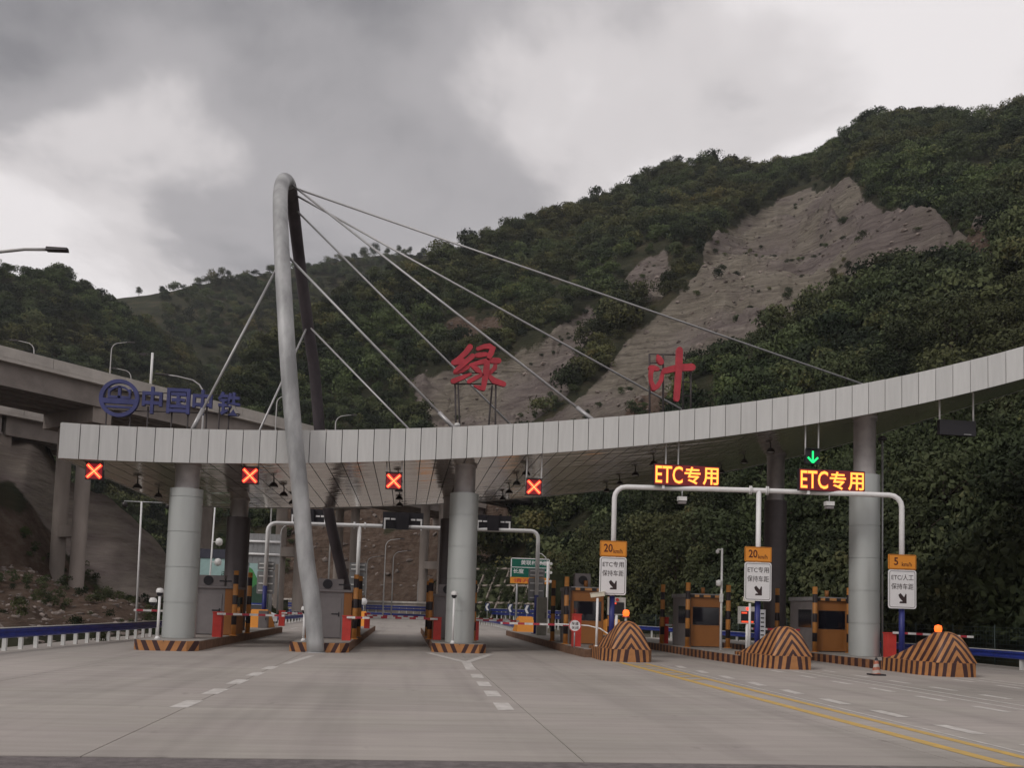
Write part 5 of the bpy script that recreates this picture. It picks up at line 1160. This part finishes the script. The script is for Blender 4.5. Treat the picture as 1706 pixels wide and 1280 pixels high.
# lamp standing between the viaduct and the canopy
p = P(342, 630, 58); street_lamp((p[0], 58, 0), p[2], 2.3, math.pi, 'street lamp whose arm shows above the navy sign', r=.085)
p = P(236, 838, 50); t = thing('flag_pole', 'slim white pole with crossbar standing left of the leftmost column', 'pole', (P(216, 1030, 50)[0]+.35, 50, -.2)); b_ = P(236, 836, 50); mb = MB(); mb.cyl((0, 0, 0), (b_[0]-t.location.x, 0, b_[2]+.2), .06, .05, n=8); mb.build('pole', m_wpipe, t); mb = MB(); mb.cyl((b_[0]-t.location.x-.9, 0, b_[2]+.18), (b_[0]-t.location.x+1.8, 0, b_[2]+.18), .03, n=6); mb.build('crossbar', m_galv, t)
for s_, x_ in ((-.85, 0), (1.4, 1)):
    mb = MB(); mb.lathe([(0, -.35), (.14, -.3), (.16, -.1), (0, 0)], (b_[0]-t.location.x+s_, 0, b_[2]+.18), 10); mb.build('camera_head', lampm, t)
p = P(358, 846, 64); t = thing('flag_pole', 'slim white pole beside the dark rear column', 'pole', (P(347, 990, 64)[0], 64, -.2)); mb = MB(); mb.cyl((0, 0, 0), (p[0]-t.location.x, 0, p[2]+.2), .07, .05, n=8); mb.build('pole', m_wpipe, t)
for z in (4.6, 6.0):
    mb = MB(); mb.lathe([(0, .28), (.2, .2), (.25, 0), (.2, -.2), (0, -.28)], (.55, -.1, z), 12); mb.cyl((.05, 0, z), (.5, 0, z), .03, n=6); mb.build('loudspeaker', m_cam, t)
# lamps along the road bend
for x, yt, Y, sgn, lb in ((612, 927, 128, 1, 'street lamp left of the other two at the road bend'), (643, 898, 118, 1, 'tallest street lamp at the road bend before the red slope'), (656, 918, 124, 1, 'street lamp close beside the tallest one at the road bend'), (469, 872, 100, 1, 'street lamp seen between rear column and mast'), (697, 960, 150, 1, 'far slim street lamp before the red slope')):
    p = P(x, yt, Y); street_lamp((p[0], Y, 0), p[2], 1.9, 0, lb, r=.085, head=.5)
for x, yt, lb in ((462, 655, 'street lamp above the canopy left of the mast'), (560, 688, 'curved street lamp above the canopy right of the mast')):
    Y = 92; p = P(x, yt, Y); street_lamp((p[0], Y, -.2), p[2], 1.6, 0, lb, r=.08, head=.5)

# ================================================================== FAR SIDE OF THE PLAZA
# green road sign
Y = 74; a, b = P(850, 972, Y), P(916, 932, Y); w, h = b[0]-a[0], b[2]-a[2]
t = thing('road_sign', 'green road sign with orange lower plate beyond the booths', 'sign', ((a[0]+b[0])/2, Y, 0)); z0 = a[2]
mb = MB(); mb.bb(-w/2, w/2, 0, .08, z0+h*.25, z0+h); pl = mb.build('green_plate', m_green, t)
mb = MB()
for q in ((-w/2, w/2, z0+h*.965, z0+h), (-w/2, w/2, z0+h*.62, z0+h*.645), (-w/2, -w/2+.08, z0+h*.25, z0+h), (w/2-.08, w/2, z0+h*.25, z0+h)): mb.bb(q[0], q[1], -.012, -.003, q[2], q[3])
mb.build('border', m_signw, pl)
mb = MB(); text_into(mb, '黄联村隧道', -w*.24, w*.44, z0+h*.73, z0+h*.92, -.006, .01); text_into(mb, '长度', -w*.44, -w*.16, z0+h*.39, z0+h*.57, -.006, .01); text_into(mb, '4', w*.06, w*.14, z0+h*.38, z0+h*.57, -.006, .01); mb.build('lettering', m_signw, pl)
mb = MB(); mb.bb(-w/2, w/2, 0, .08, z0, z0+h*.24); po = mb.build('orange_plate', m_signo, t); mb = MB(); text_into(mb, '请开灯', -w*.42, w*.25, z0+h*.04, z0+h*.2, -.006, .012); mb.build('lettering', m_redbox, po)
for s in (-.32, .32):
    mb = MB(); mb.cyl((s*w, .12, -.3), (s*w, .12, z0+h), .09, n=10); mb.build('post', m_galv, t)
# traffic signal mast beside it
Y = 60; p = P(913, 936, Y); t = thing('signal_mast', 'white mast with short side arms right of the green sign', 'mast', (p[0], Y, 0)); h = p[2]
mb = MB(); mb.cyl((0, 0, 0), (0, 0, h), .08, n=10); mb.build('pole', m_wpipe, t)
for z in (h-.15, h-.75, h-1.35):
    mb = MB(); mb.cyl((-.55, 0, z), (.2, 0, z), .045, n=8); mb.cyl((.2, -.1, z), (.2, .12, z), .1, n=10); mb.build('arm', m_wpipe, t)
mb = MB(); mb.tube([(-.75, 0, h+.55), (-.45, 0, h+.5), (-.2, 0, h+.3), (0, 0, h-.05)], .03, 6); mb.build('stay', m_wpipe, t)
# chevron boards along the bend
chev = MB()
for i, (x, y) in enumerate(((812, 1012), (850, 1014), (878, 1016))):
    Y = (112, 100, 92)[i]; p = P(x, y, Y); t = thing('chevron_board', 'small chevron bend marker above the guardrail '+('far end' if i == 0 else 'near the green sign' if i == 2 else 'between two others'), 'road sign', (p[0], Y, -.3), group='chevron markers along the bend')
    z = p[2]+.3; mb = MB(); mb.cyl((0, .05, 0), (0, .05, z+.3), .04, n=6); mb.build('post', m_galv, t); mb = MB(); mb.bb(-.3, .3, 0, .03, z-.5, z+.5); pl = mb.build('plate', mat('chevron_blue', (.02, .035, .09), .5), t)
    mb = MB(); mb.add([(.2, -.005, z+.42), (-.05, -.005, z+.42), (-.25, -.005, z), (-.05, -.005, z-.42), (.2, -.005, z-.42), (0, -.005, z)], [(0, 5, 2, 1), (5, 4, 3, 2)]); mb.build('chevron', m_signw, pl)
# concrete lattice on the grassed cut slope beside the bend
LO = np.array([7.2, 118.0, -.2]); LX = np.array([.62, -.785, 0]); LU = np.array([.34, .27, .9]); LU /= np.linalg.norm(LU); LN = np.cross(LX, LU)
t = thing('slope_lattice', 'grassed cut slope held by white concrete lattice beside the bend', 'retaining slope', tuple(LO))
def lq(u, v, n_=0): return LO+LX*u+LU*v+LN*n_
mg = mat('slope_grass', (0.055, 0.062, 0.028), .95, var=.45, scale=.8, bump=.8, bscale=4); Wl, Hl = 13.0, 8.0
mb = MB(); mb.add([lq(-2, -1), lq(Wl, -1), lq(Wl, Hl), lq(-2, Hl), lq(-2, -1, -3), lq(Wl, -1, -3), lq(Wl, Hl, -3), lq(-2, Hl, -3)], [(0, 1, 2, 3), (7, 6, 5, 4), (0, 4, 5, 1), (1, 5, 6, 2), (2, 6, 7, 3), (3, 7, 4, 0)]); mb.build('grass_face', mg, t, world=True)
for k in range(4):
    v = .3+k*2.5; mb = MB(); mb.add([lq(-1.9, v, e) for e in (.003, .25)]+[lq(Wl-.1, v, e) for e in (.003, .25)]+[lq(Wl-.1, v+.26, e) for e in (.003, .25)]+[lq(-1.9, v+.26, e) for e in (.003, .25)], [(0, 2, 3, 1), (2, 4, 5, 3), (4, 6, 7, 5), (6, 0, 1, 7), (1, 3, 5, 7), (0, 6, 4, 2)]); mb.build('lattice_beam', m_wall, t, world=True)
for k in range(7):
    u = -1.2+k*2.25; mb = MB(); mb.add([lq(u, .0, e) for e in (.004, .27)]+[lq(u+.26, .0, e) for e in (.004, .27)]+[lq(u+.26, Hl-.1, e) for e in (.004, .27)]+[lq(u, Hl-.1, e) for e in (.004, .27)], [(0, 2, 3, 1), (2, 4, 5, 3), (4, 6, 7, 5), (6, 0, 1, 7), (1, 3, 5, 7), (0, 6, 4, 2)]); mb.build('lattice_rib', m_wall, t, world=True)
gp = np.array([lq(rng.uniform(-1.5, Wl), rng.uniform(-.5, Hl), .05) for _ in range(340)]); scatter('slope_grass_tufts', gp, rng.uniform(.18, .42, 340), 'grass and weeds growing between the lattice beams of the cut slope', 'grass', under)
# retaining wall below the red slope
wp = [(-46, 166), (-24, 164), (-8, 154), (2, 141), (7, 127)]
t = thing('retaining_wall', 'low brown retaining wall under the red earth slope', 'wall', (wp[0][0], wp[0][1], -.3))
for i in range(len(wp)-1):
    a, b = np.array(wp[i]), np.array(wp[i+1]); nn = 4
    for k in range(nn):
        q0, q1 = a+(b-a)*k/nn, a+(b-a)*(k+1)/nn; d = (q1-q0)/np.linalg.norm(q1-q0); mb = MB(); mb.sweep([(-.4, -.3), (.4, -.3), (.2, 2.2), (-.4, 2.2)], [(*(q0+d*.03), 0), (*(q1-d*.03), 0)]); mb.build('panel', m_wall, t, world=True)
        mb = MB(); mb.sweep([(-.5, 2.21), (.35, 2.21), (.35, 2.5), (-.5, 2.5)], [(*(q0+d*.03), 0), (*(q1-d*.03), 0)]); mb.build('coping', m_deck, t, world=True)
# painted hoarding
Y = 92; a, b = P(330, 1004, Y), P(452, 934, Y); w = b[0]-a[0]; t = thing('painted_hoarding', 'tall hoarding painted with pale sky and green hills behind rear column', 'hoarding', (a[0], Y, -.2)); zt_, zb_ = b[2]+.2, a[2]+.2
mt_ = mat('paint_sky', (.36, .52, .50), .6, var=.06); mg1 = mat('paint_green', (.07, .27, .085), .6, var=.08); mg2 = mat('paint_darkgreen', (.035, .075, .05), .6, var=.1); mw_ = mat('paint_pale', (.55, .62, .56), .6)
mb = MB(); mb.bb(0, w, 0, .25, 0, zt_); bd = mb.build('board', mt_, t)
def pp_(pts, m_, y, nm): mb = MB(); mb.poly_y([(w*x, zt_*z) for x, z in pts][::-1], y, -.002); mb.build(nm, m_, bd)
pp_([(.0, .02), (.0, .30), (.3, .34), (.52, .52), (.62, .93), (.74, .84), (.86, .60), (.99, .40), (.99, .02)], mg1, -.012, 'painted_hill')
pp_([(.60, .02), (.58, .34), (.68, .46), (.80, .60), (.90, .50), (.99, .42), (.99, .02)], mg2, -.024, 'painted_hill')
pp_([(.56, .0), (.60, .28), (.66, .42), (.70, .46), (.69, .40), (.66, .30), (.645, .0)], mw_, -.036, 'painted_arch')
mb = MB(); mb.bb(-.2, w+.2, -.1, .4, zt_, zt_+.9); mb.build('top_band', mat('band_dark', (.05, .05, .07), .6), t)
mb = MB(); text_into(mb, '绿水', w*.30, w*.40, zt_*.62, zt_*.80, -.004, .01); mb.build('lettering', mg2, bd)
# patrol car
def car(p, rz, lb):
    t = thing('patrol_car', lb, 'car', p, rz); mwht = mat('car_white', (.66, .66, .67), .25, var=.03, spec=.6); mblu = mat('car_blue', (.02, .04, .25), .3, spec=.6)
    side = [(-2.25, .35), (-2.3, .75), (-2.2, .95), (-1.55, 1.02), (-.95, 1.02), (1.1, 1.02), (2.1, .88), (2.28, .70), (2.28, .35)]
    def loft(name, prof, hw, hw2, m_, zc):
        mb = MB(); n = len(prof); vs = [(x, -(hw if z < zc else hw2), z) for x, z in prof]+[(x, (hw if z < zc else hw2), z) for x, z in prof]
        mb.add(vs, [tuple(range(n)), tuple(range(2*n-1, n-1, -1))]+[(i, i+n, (i+1) % n+n, (i+1) % n) for i in range(n)]); return mb.build(name, m_, t)
    loft('body', side, .90, .84, mwht, .9); cab = loft('cabin', [(-1.75, 1.022), (-1.35, 1.47), (-.2, 1.52), (.35, 1.48), (1.05, 1.022)], .80, .62, m_glass, 1.2)
    mb = MB(); mb.bb(-1.25, .3, -.60, .60, 1.521, 1.55); mb.build('roof', mwht, cab); mb = MB(); mb.bb(-.25, .0, -.5, .5, 1.555, 1.66); mb.build('light_bar', mblu, t)
    for s in (-1, 1):
        mb = MB(); mb.bb(-2.0, 1.8, s*.905-.004, s*.905+.004, .58, .78); mb.build('stripe', mblu, t)
        mb = MB(); mb.bb(2.24, 2.30, s*.62-.16, s*.62+.16, .66, .80); mb.build('headlight', m_signw, t)
        for x in (-1.4, 1.4):
            mb = MB(); mb.cyl((x, s*.70, .32), (x, s*.93, .32), .32, n=18); wh = mb.build('wheel', m_black, t); mb = MB(); mb.cyl((x, s*.932, .32), (x, s*.945, .32), .19, n=14); mb.build('rim', m_galv, wh)
    mb = MB(); mb.bb(2.285, 2.31, -.45, .45, .45, .62); mb.build('grille', m_black, t)
p = G(424, 1042); car((p[0], p[1], 0), math.radians(-62), 'white patrol car with blue stripe parked beyond the leftmost island')
# mirror at the bend and small warning disc
p = P(606, 1003, 108); t = thing('bend_mirror', 'round pale traffic mirror on a post at the road bend', 'mirror', (p[0], 108, 0)); mb = MB(); mb.cyl((0, .05, 0), (0, .05, p[2]), .05, n=8); mb.build('post', m_galv, t); mb = MB(); mb.lathe([(0, 0), (.42, .03), (.40, .08), (0, .1)], n=20); o = mb.build('disc', m_signw, t); o.rotation_euler = (math.radians(90), 0, 0); o.location = (0, .02, p[2])
# ================================================================== HAZE
mh = bpy.data.materials.new('haze_air'); mh.use_nodes = True; nt = mh.node_tree; nt.nodes.clear(); ou = nt.nodes.new('ShaderNodeOutputMaterial'); pv = nt.nodes.new('ShaderNodeVolumePrincipled')
pv.inputs['Color'].default_value = (0.93, 0.95, 1.0, 1); pv.inputs['Density'].default_value = 0.00014; pv.inputs['Anisotropy'].default_value = 0.2; nt.links.new(pv.outputs[0], ou.inputs['Volume'])
mb = MB(); mb.bb(-900, 900, -150, 1100, -1.3, 330); hz = mb.build('haze', mh); hz['kind'] = 'stuff'; hz['label'] = 'thin grey haze in the valley air'; hz['category'] = 'haze'
